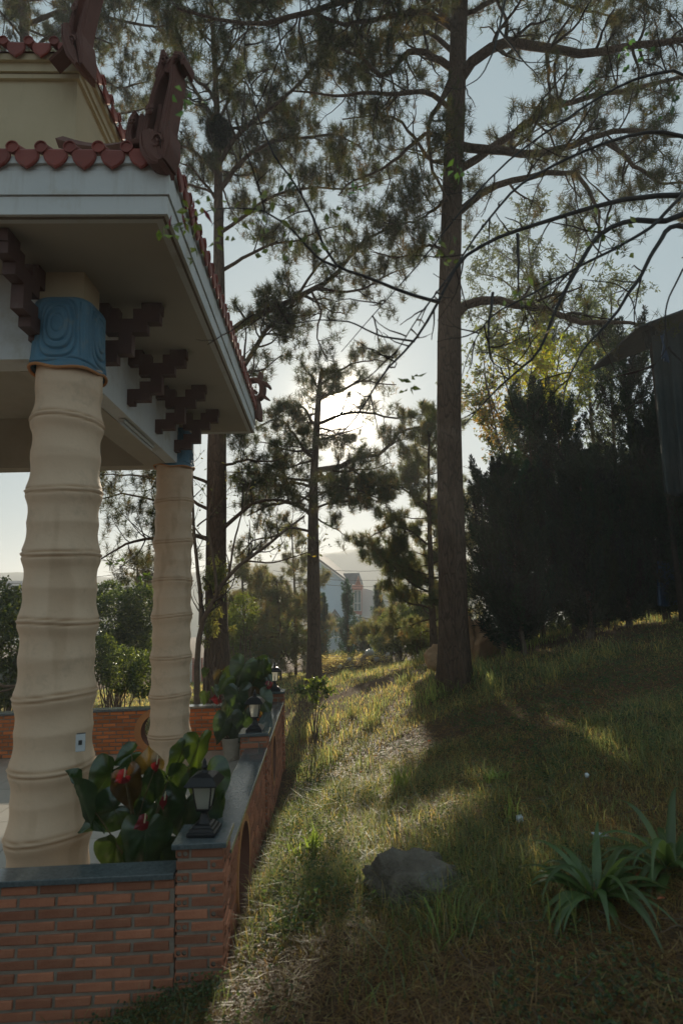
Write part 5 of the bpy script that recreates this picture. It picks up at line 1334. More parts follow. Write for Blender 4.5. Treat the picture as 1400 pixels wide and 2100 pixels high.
# shrub on the lawn
b = atY(645, 1478, 9.2); b[2] = gz(b[0], b[1])
zz = b[2]+.05; k0 = 9.2/FPX
leafy_tree('small shrub with yellow-green leaf rosettes standing alone on the lawn', [
 ([b, b+np.array([.0, 0, .30]), atY(650, 1430, 9.2), atY(655, 1400, 9.2)], .014), ([b, atY(630, 1450, 9.2), atY(618, 1425, 9.2), atY(612, 1408, 9.2)], .012), ([b, atY(660, 1450, 9.2), atY(672, 1430, 9.2), atY(680, 1418, 9.2)], .012), ([b, atY(655, 1440, 9.25), atY(668, 1405, 9.3), atY(668, 1388, 9.3)], .012), ([b, atY(640, 1440, 9.1), atY(643, 1400, 9.1)], .012)],
 'shrub', name='lawn_shrub', sub=22, sub_len=(.08, .2), ter=3, leaf=(.075, .038), lpt=9, pal=((1.9, 1.8, .8), (1.3, 1.5, .7), (.8, 1.0, .6)), seed=31, t0=.6, ter_len=(.03, .08))

# ------------------------------------------------------------------ potted anthuriums
def heart_leaf(L, seed, cup=.18, droop=.35):
    g = np.random.default_rng(seed); n = 56; t = np.linspace(0, 2*np.pi, n, endpoint=False)
    x = 16*np.sin(t)**3/34; y = (13*np.cos(t)-5*np.cos(2*t)-2*np.cos(3*t)-np.cos(4*t))/30
    y = y-.14                                    # petiole at origin, tip towards -y
    rings = 9; V = [(0, 0, 0)]; ph = g.uniform(0, 6)
    for r in range(1, rings+1):
        s = r/rings
        for i in range(n):
            px_, py_ = x[i]*s, y[i]*s
            z = .30*abs(px_)-1.1*px_*px_-droop*(py_*py_)*np.sign(-py_+1e-9)*.7-.022*s*np.abs(np.sin(5.5*math.atan2(px_, -py_)))+.045*s**3*math.sin(4*t[i]+ph)+.03*s**3*math.sin(9*t[i]+ph)
            V.append((px_*L, py_*L, z*L))
    F3 = [(0, 1+i, 1+(i+1) % n) for i in range(n)]
    F4 = [(1+r*n+i, 1+(r+1)*n+i, 1+(r+1)*n+(i+1) % n, 1+r*n+(i+1) % n) for r in range(rings-1) for i in range(n)]
    return V, F3, F4
def leaf_obj(root, px_, py_, Y, Lpx, rollz, pitch, yaw, tint, seed, stalk_from, mat='anth', name='leaf', sx=1.0):
    """rollz: rotation of the tip in the picture plane (0 = tip down); pitch: tilt towards viewer; yaw: turn about vertical"""
    p = atY(px_, py_, Y); L = Lpx*Y/FPX
    V, F3, F4 = heart_leaf(L, seed)
    V = np.array(V); V[:, 0] *= sx
    # local: x right, y up (tip -y), z towards camera(-Y world)
    R0 = np.array([[1, 0, 0], [0, 0, -1], [0, 1, 0]], float)        # local (x,y,z) -> world (x, -z.., y)
    from mathutils import Euler
    E_ = Euler((pitch, rollz, yaw), 'XYZ').to_matrix(); E_ = np.array(E_)
    Wp = (E_ @ (R0 @ V.T)).T+p
    o = mesh_obj(name, Wp, [np.array(F3), np.array(F4)], M[mat], root, smooth=True, tint=np.array(tint, float)*.62*(1+.9*np.exp(-(np.sin(5.5*np.arctan2(V[:, 0], -V[:, 1]))/.16)**2)*(V[:, 1] < L*.25)*.5+.25*fbm(V[:, 0]/L*6, V[:, 1]/L*6, seed)-.1)[:, None])
    if stalk_from is not None:
        s = np.array(stalk_from); mid = (s+p)/2+np.array([rng.normal()*.02, 0, .05])
        MB().tube(resample([s, mid, p], 8), [.004]*8, 5, False).build('stalk', M['stalk'], root, smooth=True)
    return o, p
def potted(label, pos, leaves_, flowers_, potr, poth):
    root = thing('potted_anthurium', pos, label, 'potted plant', 'potted anthuriums on the terrace')
    prof = [(0, 0), (potr*.68, 0), (potr*.72, .01), (potr*.93, poth*.86), (potr*1.0, poth*.87), (potr*1.03, poth), (potr*.93, poth), (potr*.9, poth*.92)]
    MB().lathe(prof, pos, 30).build('pot', M['pot'], root, smooth=False)
    MB().lathe([(potr*.90, 0), (0, .012)], np.array(pos)+[0, 0, poth*.9], 20).build('soil', M['soil'], root)
    crown = np.array(pos)+np.array([0, 0, poth*.92])
    for i, (x, y, Y, L, ro, pi_, ya_, tint, sx) in enumerate(leaves_):
        st = crown+np.array([rng.normal()*.03, rng.normal()*.03, 0]); leaf_obj(root, x, y, Y, L*.88, math.radians(ro+rng.normal()*6), math.radians(pi_+rng.normal()*10), math.radians(ya_+rng.normal()*12), tint, 300+i, st, sx=sx*.80)
    for i, (x, y, Y, L, ro, pi_, ya_) in enumerate(flowers_):
        st = crown; o, p = leaf_obj(root, x, y, Y, L, math.radians(ro), math.radians(pi_), math.radians(ya_), (1, 1, 1), 400+i, st, 'spathe', 'red_spathe')
        MB().tube([p+np.array([0, -.006, 0]), p+np.array([.008, -.02, .03]), p+np.array([.012, -.03, .055])], [.005, .0045, .002], 6).build('spadix', M['spadix'], o)
    return root
D = (1.1, 1.25, 1.0); G_ = (1.35, 1.4, .85); Dk = (.85, 1.0, .85); Br = (2.8, .8, .5); Or = (3.6, 1.4, .8); Yg = (1.6, 1.6, .7)
ppos = np.array([-1.16, 3.86, FLOOR_Z])
LVs = .86
LV = [(160, 1618, 3.72, 165, -6, 5, -48, D, .85), (235, 1660, 3.80, 128, 62, -5, 15, D, 1), (228, 1585, 3.95, 125, 35, 8, 20, G_, .95), (262, 1600, 3.72, 125, -12, 10, 48, Br, .75), (298, 1705, 3.58, 140, 4, 4, 0, D, 1.05),
      (238, 1730, 3.80, 110, -10, 0, 30, G_, 1), (304, 1572, 3.95, 66, 176, 10, 0, Or, 1.35), (292, 1600, 3.85, 130, 5, 10, -10, D, 1), (345, 1600, 3.85, 140, -8, 12, 25, G_, .8), (375, 1540, 3.9, 92, 35, 0, 60, G_, .8),
      (408, 1525, 3.95, 110, -3, 5, 32, Yg, .85), (425, 1590, 4.05, 140, -14, 10, 10, G_, .95), (382, 1650, 3.8, 140, 14, 8, 15, Dk, 1), (412, 1665, 3.95, 120, -12, 5, -20, Dk, .9), (440, 1650, 4.0, 110, -8, 5, 35, Yg, .8), (330, 1745, 3.65, 120, 8, 0, 10, Dk, 1),
      (270, 1760, 3.70, 100, 20, 5, -10, Dk, 1), (385, 1590, 4.05, 120, 10, 5, -25, G_, .8), (320, 1650, 3.9, 120, -5, 10, 20, Dk, 1), (355, 1630, 3.95, 110, 25, 5, -40, G_, .7), (270, 1545, 4.02, 70, 60, 5, 20, D, .9), (425, 1700, 3.9, 80, -20, 0, 20, Yg, .7)]
FLW = [(256, 1592, 3.62, 32, 60, 10, 35), (322, 1566, 3.80, 28, -10, 5, 70), (297, 1686, 3.56, 34, 70, 5, 50), (338, 1640, 3.75, 30, 0, 0, 75)]
potted('large potted anthurium with dark heart leaves and red spathes behind the front parapet', ppos, LV, FLW, .17, .27)
p2 = atZ(483, 1542, FLOOR_Z); p2[1] = min(p2[1], 7.75)
LV2 = []
for (x, y, L, ro, ya_, t_, sx) in ((520, 1375, 80, -30, 10, Dk, 1.1), (500, 1365, 70, 20, 0, D, 1), (532, 1400, 62, -5, 0, (.5, .9, .8), 1), (478, 1385, 62, 15, 20, Yg, .9), (462, 1395, 55, 30, 10, (3.2, 3.0, .8), .9), (452, 1385, 50, 5, 50, Or, .6), (490, 1420, 70, 0, 10, D, 1), (475, 1450, 66, 8, -10, Dk, 1),
   (510, 1430, 66, -10, 0, Br, .9), (500, 1470, 60, 0, 10, Dk, 1), (462, 1480, 70, 12, 20, D, .8), (535, 1430, 56, -20, 0, Yg, 1), (538, 1360, 36, 0, 20, Yg, .8), (545, 1385, 34, -30, 0, D, .9), (422, 1375, 24, 10, 20, Yg, .8), (422, 1425, 30, 0, 30, G_, .9), (440, 1412, 24, -20, 0, Yg, .9), (530, 1445, 40, -10, 0, Or, .7), (485, 1495, 50, 4, 0, Dk, 1), (510, 1500, 46, -8, 0, Dk, 1), (515, 1400, 60, 30, -20, Dk, 1)):
    LV2.append((x, y, p2[1]-.08+rng.normal()*.10, L*1.25, ro, 5+rng.normal()*8, ya_, t_, sx))
potted('tall potted anthurium in a pale clay pot in the far corner by the middle lantern', p2, LV2, [(550, 1405, p2[1]-.1, 18, -110, 0, 20), (448, 1432, p2[1]-.1, 26, 90, 0, 40)], .125, .27)

# ------------------------------------------------------------------ strap-leaved clumps (right foreground)
def strap_plant(label, c, n, L, seed, group, w=.024):
    g = np.random.default_rng(seed); c = np.array(c, float); c[2] = gz(c[0], c[1])-.01
    root = thing('strap_leaf_plant', c, label, 'plant', group)
    for i in range(n):
        az = i*2.399+g.normal()*.25; el = g.uniform(.35, 1.25); ln = L*g.uniform(.65, 1.1); K = 12
        d = np.array([math.cos(az)*math.cos(el), math.sin(az)*math.cos(el), math.sin(el)]); P = [c+np.array([math.cos(az), math.sin(az), 0])*.012]
        bend = g.uniform(.12, .36)
        for k in range(1, K):
            P.append(P[-1]+d*ln/(K-1)); d = norm(d-np.array([0, 0, bend*(.4+k/K*1.3)]))
        P = np.array(P); s = np.array([-math.sin(az), math.cos(az), 0]); u = np.linspace(0, 1, K)
        wd = w*(.55+.9*np.sin(np.clip(u*1.1+.15, 0, 1)*math.pi)**.8)*.62*np.sqrt(np.clip(1-u**5, 0.002, 1)); T = norm(np.gradient(P, axis=0)); nn = norm(np.cross(s, T))
        V = np.stack([P-s*wd[:, None]+nn*wd[:, None]*.35, P, P+s*wd[:, None]+nn*wd[:, None]*.35], 1).reshape(-1, 3)
        F = [(k*3+j, k*3+j+1, k*3+j+4, k*3+j+3) for k in range(K-1) for j in (0, 1)]
        tt = np.tile(np.array([1, 1, 1])*g.uniform(.75, 1.3)+np.array([.25, .1, 0])*g.random(), (len(V), 1))
        mesh_obj('leaf', V, np.array(F), M['agap'], root, smooth=True, tint=tt)
    return root
SG = 'strap-leaved plants in the right foreground'
strap_plant('strap-leaved green clump with arching leaves in the right foreground, left of its twin', atY(1222, 1825, 2.95), 40, .50, 501, SG)
strap_plant('strap-leaved green clump cut by the right frame edge', atY(1375, 1790, 3.05), 36, .52, 502, SG)

# ------------------------------------------------------------------ rocks
def rock(label, cpx, Y, rpx, mat, seed, name='boulder', cat='boulder', sq=(1, .8, 1), sink=.35, group=None, flat=0, rough=.34):
    g = np.random.default_rng(seed); n = 56; m = 34
    c = atY(*cpx, Y); r = np.array([rpx[0]*Y/FPX, rpx[0]*Y/FPX*sq[1], rpx[1]*Y/FPX])
    th = np.linspace(0, 2*np.pi, n, endpoint=False); ph = np.linspace(-np.pi/2, np.pi/2, m); T_, P_ = np.meshgrid(th, ph)
    q = np.stack([np.cos(P_)*np.cos(T_), np.cos(P_)*np.sin(T_), np.sin(P_)], -1).reshape(-1, 3)
    pl = norm(g.normal(size=(9, 3))); h = g.uniform(.72, .95, 9); k = np.ones(len(q))
    for a, b in zip(pl, h): dd = q @ a; k = np.where(dd > .01, np.minimum(k, b/np.maximum(dd, .01)), k)
    nz = fbm(q[:, 0]*1.7+seed, q[:, 2]*1.7+q[:, 1]*1.3, seed, 1.3, 4)+.4*fbm(q[:, 1]*5, q[:, 2]*5+q[:, 0]*3, seed+2, 1.5, 3)
    V = c+q*r*(k*(1-rough/2+rough*(nz-.4)))[:, None]
    i = np.arange(m-1)[:, None]*n; j = np.arange(n)[None]; j2 = (j+1) % n
    F = np.stack(np.broadcast_arrays(i+j, i+j2, i+n+j2, i+n+j), -1).reshape(-1, 4)
    o = mesh_obj(name, V, F, M[mat], None, True, None, c); return tag(o, label, cat, group)
rock('grey lichened rock half buried in the foreground grass', (846, 1818), 3.55, (116, 68), 'rock', 601, 'rock', 'rock', (1, .75, 1), rough=.5)
rock('large tan boulder showing right of the thick pine trunk', (985, 1318), 11.6, (42, 48), 'sandrock', 606, sq=(1, .9, 1), group='tan boulders by the thick pine', rough=.2)
rock('small tan boulder peeking out left of the thick pine trunk', (890, 1350), 11.2, (24, 30), 'sandrock', 603, group='tan boulders by the thick pine')
rock('narrow tan stone squeezed between the thick pine trunk and the large boulder', (962, 1300), 11.4, (12, 40), 'sandrock', 604, group='tan boulders by the thick pine')
rock('pale grey stone behind the round-topped slab', (1092, 1240), 12.6, (30, 36), 'stone_grey', 605)
# round-topped slab
c = atY(1080, 1272, 11.9); w, h = 21*11.9/FPX, 30*11.9/FPX
pts = [(c[0]-w, c[1], c[2]-h*1.6)]+[(c[0]+w*math.cos(a), c[1], c[2]+h*.1+h*.75*math.sin(a)) for a in np.linspace(math.pi, 0, 14)]+[(c[0]+w, c[1], c[2]-h*1.6)]
o = MB().prism(pts, (0, .12, 0)).build('round_topped_slab', M['sandrock'], None, False, c); tag(o, 'round-topped tan stone slab under the dark junipers', 'stone slab')
MB().tube([c+np.array([-.02, -.004, .10]), c+np.array([0, -.004, .02]), c+np.array([.03, -.004, .10])], [.006]*3, 4).build('pale_mark', M['plaster_white'], o)
MB().tube([c+np.array([-.07, -.004, .05]), c+np.array([-.02, -.004, .03])], [.005]*2, 4).build('pale_mark', M['plaster_white'], o)

# leaning poles
for (x0, y0, x1, y1, r, lab) in ((1168, 1275, 1192, 1207, .016, 'thin pole leaning steeply, leftmost of the poles under the junipers'), (1172, 1262, 1213, 1238, .030, 'thick pale log lying slanted at the bottom of the pole pile'), (1170, 1250, 1208, 1232, .026, 'thick log resting above the pale slanted one'),
      (1205, 1272, 1212, 1255, .014, 'short stick propped under the slanted logs'), (1226, 1228, 1242, 1252, .022, 'short pale log sloping down to the right of the pole pile'), (1218, 1246, 1252, 1232, .016, 'thin branch lying across the right end of the pole pile'), (1290, 1204, 1330, 1205, .010, 'thin pale rod lying level near the split juniper trunk')):
    a, b = atY(x0, y0, 11.9), atY(x1, y1, 12.1)
    o = MB().tube([a, (a+b)/2+np.array([0, 0, .01]), b], [r, r*.95, r*.85], 8).build('leaning_pole', M['wood'], None, True, a); tag(o, lab, 'pole', 'poles and logs under the junipers')

# tarpaulin
def cloth(name, label, A, B, drop, folds, mat, seed, cat='tarpaulin', amp=.07, flare=.15, rows=40, cols=90):
    A, B = np.array(A), np.array(B); U = np.linspace(0, 1, cols); Vv = np.linspace(0, 1, rows); UU, VV = np.meshgrid(U, Vv)
    n = norm(np.cross(B-A, (0, 0, 1)))
    P = A+(B-A)*UU[..., None]
    ph = UU*folds*2*np.pi+1.5*fbm(UU*4, VV*1.0, seed, 1.2)
    off = amp*(VV**.6)*np.sin(ph)+.04*np.sin(ph*2.3+seed)*VV+.10*(fbm(UU*5, VV*3, seed+3)-.5)*VV
    P = P+n*off[..., None]; P[..., 2] -= VV*drop*(1+.05*np.sin(UU*9))+.05*np.sin(UU*np.pi)*(1-VV)
    P[..., 0] += (UU-.5)*VV*flare
    V = P.reshape(-1, 3); i = (np.arange(rows-1)[:, None]*cols+np.arange(cols-1)[None]).ravel()
    F = np.stack([i, i+1, i+cols+1, i+cols], 1)
    me_ = mesh_obj(name, V, F, M[mat], None, True, None, A); s = me_.modifiers.new('solid', 'SOLIDIFY'); s.thickness = .004
    return tag(me_, label, cat)
Yq = 8.9
cloth('hanging_tarpaulin', 'dark grey-green tarpaulin hanging in folds from a slanted edge at the right', atY(1335, 690, Yq), atY(1500, 600, Yq-.8), 2.6, 5, 'tarp', 3)
ro = MB(); a, b = atY(1308, 668, Yq-.1), atY(1520, 590, Yq-.9)
ro.prism([a, b, b+np.array([.1, 2.0, .10]), a+np.array([.1, 2.0, .05])], (0, 0, -.035)); o = ro.build('tarpaulin_roof', M['tarp'], None, False, a); tag(o, 'sagging tarpaulin roof sheet at the top right behind the junipers', 'tarpaulin')
cloth('tarpaulin_flap', 'loose torn tarpaulin flap hanging left of the folded tarpaulin', atY(1312, 672, Yq+.2), atY(1345, 655, Yq), .38, 2, 'tarp', 8, amp=.03, flare=-.1, rows=14, cols=24)
cloth('blue_tarpaulin_strip', 'narrow blue tarpaulin strip catching light beside the dark folds', atY(1352, 688, Yq-.25), atY(1362, 672, Yq-.25), .48, 1, 'tarp_blue', 9, amp=.02, flare=-.22, rows=14, cols=10)
cloth('blue_tarpaulin', 'dark blue tarpaulin over a heap at the right edge under the junipers', atY(1345, 1150, 9.8), atY(1480, 1130, 9.4), .75, 3, 'tarp_blue', 12, amp=.10, rows=24, cols=60)
MB()
for (x, Y, lab) in ((1330, Yq+.35, 'wooden post holding the left corner of the tarpaulin roof'),):
    p = atY(x, 664, Y); o = MB().tube([(p[0], p[1], gz(p[0], p[1])-.1), (p[0], p[1], p[2]-.05)], [.045, .04], 8).build('wooden_post', M['bark_twig'], None, True, (p[0], p[1], gz(p[0], p[1]))); tag(o, lab, 'post')

# ------------------------------------------------------------------ rubbish heap
hc = atY(715, 1368, 17.2); hc[2] = gz(hc[0], hc[1])
heap = thing('rubbish_heap', hc, 'low heap of dry brush, soil and rubbish bags at the far lawn end', 'rubbish heap')
def lumpy(name, c, r, mat, seed, parent, rough=.5):
    g = np.random.default_rng(seed); n, m = 30, 16; th = np.linspace(0, 2*np.pi, n, endpoint=False); ph = np.linspace(-np.pi/2, np.pi/2, m); T_, P_ = np.meshgrid(th, ph)
    q = np.stack([np.cos(P_)*np.cos(T_), np.cos(P_)*np.sin(T_), np.sin(P_)], -1).reshape(-1, 3)
    nz = fbm(q[:, 0]*2.2+seed, q[:, 2]*2.2+q[:, 1]*2, seed, 1.6, 4)
    V = np.array(c)+q*np.array(r)*(1-rough/2+rough*nz)[:, None]
    i = np.arange(m-1)[:, None]*n; j = np.arange(n)[None]; j2 = (j+1) % n
    F = np.stack(np.broadcast_arrays(i+j, i+j2, i+n+j2, i+n+j), -1).reshape(-1, 4)
    return mesh_obj(name, V, F, M[mat], parent, True)
lumpy('mound', atY(720, 1380, 17.2), (1.05, .5, .32), 'soil', 701, heap, .8); lumpy('mound', atY(765, 1376, 17.3), (.6, .4, .42), 'soil', 702, heap, .8)
for i, (x, y, r, mt) in enumerate(((697, 1368, .10, 'plastic_clear'), (722, 1370, .13, 'stone_grey'), (757, 1338, .13, 'plastic_clear'), (742, 1352, .10, 'pot'), (735, 1360, .12, 'sandrock'), (772, 1352, .09, 'stone_grey'), (748, 1345, .07, 'pot'), (715, 1352, .07, 'plastic_clear'), (705, 1378, .08, 'foil'))):
    lumpy('rubbish_bag', atY(x, y, 16.9), (r, r*.8, r*.7), mt, 710+i, heap)
n = 5000; g = np.random.default_rng(77)
pp = np.array([atY(x, y, 17.1) for x, y in zip(g.uniform(665, 800, 60), g.uniform(1348, 1388, 60))]); pos = pp[g.integers(60, size=n)]+g.normal(size=(n, 3))*[.22, .3, .07]
V, F = leaves_np(pos, g.normal(size=(n, 3))*[1, 1, .5], g.uniform(.05, .18, n), g.uniform(.008, .025, n), g)
stuff_mesh('dry_brush', V, F, M['grassm'], heap, np.repeat(np.array([(2.6, 1.6, 1.2), (3.4, 2.6, 2.0), (1.4, .9, .6)])[g.integers(3, size=n)], 4, axis=0))

# litter
for (x, y, r, mt, nm, lab, cat_) in ((1065, 1680, .020, 'plastic_clear', 'plastic_cup', 'crumpled clear plastic cup on the grass above the foreground rock', 'litter'), (1202, 1590, .012, 'plastic_clear', 'plastic_scrap', 'small pale plastic scrap in the grass at the right', 'litter')):
    p = atY(x, y, 4.2 if y > 1650 else 5.2); z = gz(p[0], p[1]); p = atZ(x, y, z+.02); o = lumpy(nm, p, (r*1.2, r, r*1.25), mt, int(x), None, .9)
    o.data.transform(Matrix.Translation((-V3(p)))); o.location = V3(p); tag(o, lab, cat_)
p = atY(1232, 1712, 3.6); z = gz(p[0], p[1]); p = atZ(1232, 1712, z+.03)
o = MB().obox(p, (.055, .02, -.012), (-.004, .014, .004), (0, 0, .003)).build('wrapper', M['foil'], None, False, p); tag(o, 'blue and white wrapper lying behind the strap-leaved clump', 'litter')

# stone figure/post behind second potted plant, white box at left
p = atY(478, 1375, 11.5); zb = gz(p[0], p[1])
o = MB().lathe([(0, 0), (.13, 0), (.13, .25), (.09, .3), (.12, .55), (.13, .72), (.07, .82), (.09, .90), (.08, 1.0), (0, 1.05)], (p[0], p[1], zb), 14).build('stone_ornament', M['stone_grey'], None, True, (p[0], p[1], zb)); tag(o, 'pale grey stone garden ornament behind the tall potted anthurium', 'stone ornament')
p = atY(0, 1395, 10.4)
o = MB().box(p[0]-.35, p[0]+.06, p[1]-.15, p[1]+.25, p[2]-.14, p[2]+.10).build('white_box', M['house_white'], None, False, p); bv = o.modifiers.new('bevel', 'BEVEL'); bv.width = .015; tag(o, 'white box standing behind the rear parapet at the left frame edge', 'box')
for k, (pts, r) in enumerate((([(-20, 1400), (20, 1406), (50, 1402), (75, 1408)], .03), ([(-10, 1425), (30, 1410), (50, 1385)], .018))):
    P = px(pts, 10.0); o = MB().tube(resample(P, 10, .02, k), list(np.linspace(r, r*.5, 10)), 8).build('fallen_branch', M['bark_thin'], None, True, P[0]); tag(o, ('thick bare branch lying level behind the rear parapet at far left', 'thin bare branch slanting up beside the white box')[k], 'branch')

# ------------------------------------------------------------------ houses across the valley
def quad(mb, pts, th): mb.prism(pts, th)
Yh = 45.0
hb = atY(700, 1290, Yh)
hs = thing('house', (hb[0], hb[1], gz(hb[0], hb[1])-.5), 'pale blue house with grey sloping roof and small gabled window bay in the distance', 'house')
q = lambda x, y, Y=Yh: atY(x, y, Y)
MB().prism([q(640, 1345), q(733, 1345), q(733, 1202), q(718, 1200), q(655, 1152), q(640, 1165)], (0, 7, 0)).build('wall', M['house_blue'], hs)
MB().prism([q(733.5, 1345, Yh+.4), q(815, 1345, Yh+.4), q(815, 1222, Yh+.4), q(742, 1206, Yh+.4), q(733.5, 1204, Yh+.4)], (0, 6, 0)).build('wall', M['house_white'], hs)
MB().prism([q(648, 1146, Yh-.3), q(722, 1201, Yh-.3), q(722, 1192, Yh+3), q(678, 1152, Yh+7), q(650, 1135, Yh+7)], (0, 0, .18)).build('roof', M['roof_grey'], hs)
MB().prism([q(704, 1179, Yh-.2), q(735, 1178, Yh-.6), q(728, 1199, Yh-.8), q(716, 1197, Yh-.6)], (0, .05, .12)).build('bay_roof', M['roof_grey'], hs)
MB().prism([q(728, 1200, Yh-.8), q(741, 1200, Yh-.8), q(735, 1180, Yh-.8)], (0, .5, 0)).build('bay_gable', M['roof_red'], hs)
MB().prism([q(734.5, 1178, Yh-.85), q(742, 1200, Yh-.85), q(744, 1199, Yh-.2), q(736, 1177, Yh-.2)], (0, 0, .1)).build('bay_roof', M['roof_grey'], hs)
MB().prism([q(722, 1208, Yh-.9), q(744, 1208, Yh-.9), q(744, 1199.5, Yh-.9), q(722, 1199.5, Yh-.9)], (0, .88, 0)).build('bay_band', M['house_red'], hs)
MB().prism([q(724, 1262, Yh-.5), q(742, 1262, Yh-.5), q(742, 1208.5, Yh-.5), q(724, 1208.5, Yh-.5)], (0, .48, 0)).build('bay', M['house_red'], hs)
wf = MB()
for (a, b, c_, d_) in ((725, 726.3, 1211, 1252), (732.5, 733.5, 1211, 1252), (739.4, 740.6, 1211, 1252)): wf.prism([q(a, d_, Yh-.6), q(b, d_, Yh-.6), q(b, c_, Yh-.6), q(a, c_, Yh-.6)], (0, .1, 0))
for (c_, d_) in ((1210, 1211.4), (1236, 1237.4), (1252, 1253)): wf.prism([q(725, d_, Yh-.62), q(740.6, d_, Yh-.62), q(740.6, c_, Yh-.62), q(725, c_, Yh-.62)], (0, .1, 0))
w_ = wf.build('window', M['house_white'], hs)
MB().prism([q(725, 1253, Yh-.56), q(740.6, 1253, Yh-.56), q(740.6, 1210, Yh-.56), q(725, 1210, Yh-.56)], (0, .05, 0)).build('pane', M['window'], w_)
an = thing('greenhouse_annex', (q(690, 1300, 40)[0], 40, gz(q(690, 1300, 40)[0], 40)-.3), 'small glazed gabled annex in front of the pale blue house', 'annex')
q2 = lambda x, y, Y=41: atY(x, y, Y)
MB().prism([q2(673, 1318), q2(703, 1316), q2(703, 1275), q2(686, 1252), q2(673, 1274)], (0, 3, 0)).build('wall', M['house_blue'], an)
for a, b in (((672, 1275), (686, 1252)), ((686, 1252), (704, 1277))):
    MB().prism([q2(*a, 40.7), q2(*b, 40.7), q2(b[0], b[1], 44), q2(a[0], a[1], 44)], (0, 0, .12)).build('roof', M['roof_grey'], an)
for (a, b, c_, d_) in ((676, 684, 1280, 1305), (685.5, 700, 1280, 1304), (680, 693, 1262, 1276)):
    f_ = MB().prism([q2(a, d_, 40.95), q2(b, d_, 40.95), q2(b, c_, 40.95), q2(a, c_, 40.95)], (0, .04, 0)).build('window', M['window'], an)
MB().tube([q2(672, 1310, 40.8), q2(706, 1304, 40.8)], [.05, .05], 5).build('rail', M['house_white'], an)
cp = thing('canopy', (q(750, 1300, 40)[0], 40, gz(q(750, 1300, 40)[0], 40)-.3), 'white sloping canopy with a blue panel beside the pale house', 'canopy')
MB().prism([q2(727, 1259, 40), q2(774, 1267, 40), q2(768, 1269, 43), q2(727, 1262, 43)], (0, 0, -.12)).build('roof', M['house_white'], cp)
MB().prism([q2(727, 1277, 40.2), q2(746, 1277, 40.2), q2(746, 1271, 40.2), q2(727, 1271, 40.2)], (0, .1, 0)).build('blue_panel', M['blue_sign'], cp)
MB().prism([q2(722, 1330, 41.5), q2(772, 1330, 41.5), q2(772, 1279, 41.5), q2(722, 1279, 41.5)], (0, .2, 0)).build('back_wall', M['house_blue'], cp)
for x in (728, 746, 768): MB().tube([q2(x, 1330, 40.2), q2(x, 1266, 40.2)], [.04, .04], 6).build('post', M['house_white'], cp)

Y2_ = 34
h2 = thing('gabled_house', (atY(500, 1300, Y2_)[0], Y2_, gz(atY(500, 1300, Y2_)[0], Y2_)-.4), 'pink-red and white house with a wide gable behind the forked pine', 'house')
q3 = lambda x, y, Y=Y2_: atY(x, y, Y)
MB().prism([q3(466, 1395), q3(560, 1395), q3(560, 1248), q3(496, 1214), q3(466, 1238)], (0, 6, 0)).build('wall', M['house_white'], h2)
for a, b in (((455, 1244), (497, 1209)), ((497, 1209), (566, 1246))):
    MB().prism([q3(*a, Y2_-.5), q3(*b, Y2_-.5), q3(b[0], b[1], Y2_+6.5), q3(a[0], a[1], Y2_+6.5)], (0, 0, .16)).build('roof', M['roof_grey'], h2)
    MB().prism([q3(a[0], a[1]+2.5, Y2_-.55), q3(b[0], b[1]+2.5, Y2_-.55), q3(b[0], b[1]-1, Y2_-.55), q3(a[0], a[1]-1, Y2_-.55)], (0, .04, 0)).build('barge_board', M['house_white'], h2)
MB().prism([q3(473, 1390, Y2_-.1), q3(484, 1390, Y2_-.1), q3(484, 1300, Y2_-.1), q3(473, 1300, Y2_-.1)], (0, .08, 0)).build('red_panel', M['house_red'], h2)
MB().prism([q3(467, 1330, Y2_-.06), q3(472, 1330, Y2_-.06), q3(472, 1302, Y2_-.06), q3(467, 1302, Y2_-.06)], (0, .05, 0)).build('window', M['window'], h2)
h3 = thing('red_house', (atY(268, 1330, 38)[0], 38, gz(atY(268, 1330, 38)[0], 38)-.4), 'red-walled house glimpsed through bushes between the two columns', 'house')
q4 = lambda x, y, Y=38: atY(x, y, Y)
MB().prism([q4(240, 1380), q4(300, 1380), q4(300, 1318), q4(240, 1318)], (0, 5, 0)).build('wall', M['house_white'], h3)
MB().prism([q4(262, 1345, 37.9), q4(273, 1345, 37.9), q4(273, 1326, 37.9), q4(262, 1326, 37.9)], (0, .06, 0)).build('red_panel', M['house_red'], h3)
MB().prism([q4(236, 1319, 37.4), q4(304, 1319, 37.4), q4(300, 1305, 41), q4(240, 1305, 41)], (0, 0, .12)).build('roof', M['roof_red'], h3)
rl = MB()
for x in range(244, 276, 3): rl.tube([q4(x, 1366, 36), q4(x, 1353, 36)], [.035]*2, 4)
rl.tube([q4(243, 1353, 36), q4(276, 1352, 36)], [.05]*2, 4)
o = rl.build('white_railing', M['house_white'], None, False, q4(258, 1360, 36)); tag(o, 'white railing in front of the red-walled house between the columns', 'railing')
h4 = thing('far_house', (atY(28, 1240, 60)[0], 60, -9), 'dark-roofed house just above the big bush at far left', 'house')
MB().prism([atY(12, 1260, 60), atY(50, 1260, 60), atY(50, 1204, 60), atY(12, 1204, 60)], (0, 5, 0)).build('wall', M['house_white'], h4)
MB().prism([atY(8, 1205, 59.5), atY(54, 1205, 59.5), atY(50, 1195, 62), atY(14, 1195, 62)], (0, 0, .2)).build('roof', M['roof_grey'], h4)
MB().prism([atY(24, 1215, 59.9), atY(36, 1215, 59.9), atY(36, 1208, 59.9), atY(24, 1208, 59.9)], (0, .05, 0)).build('window', M['window'], h4)
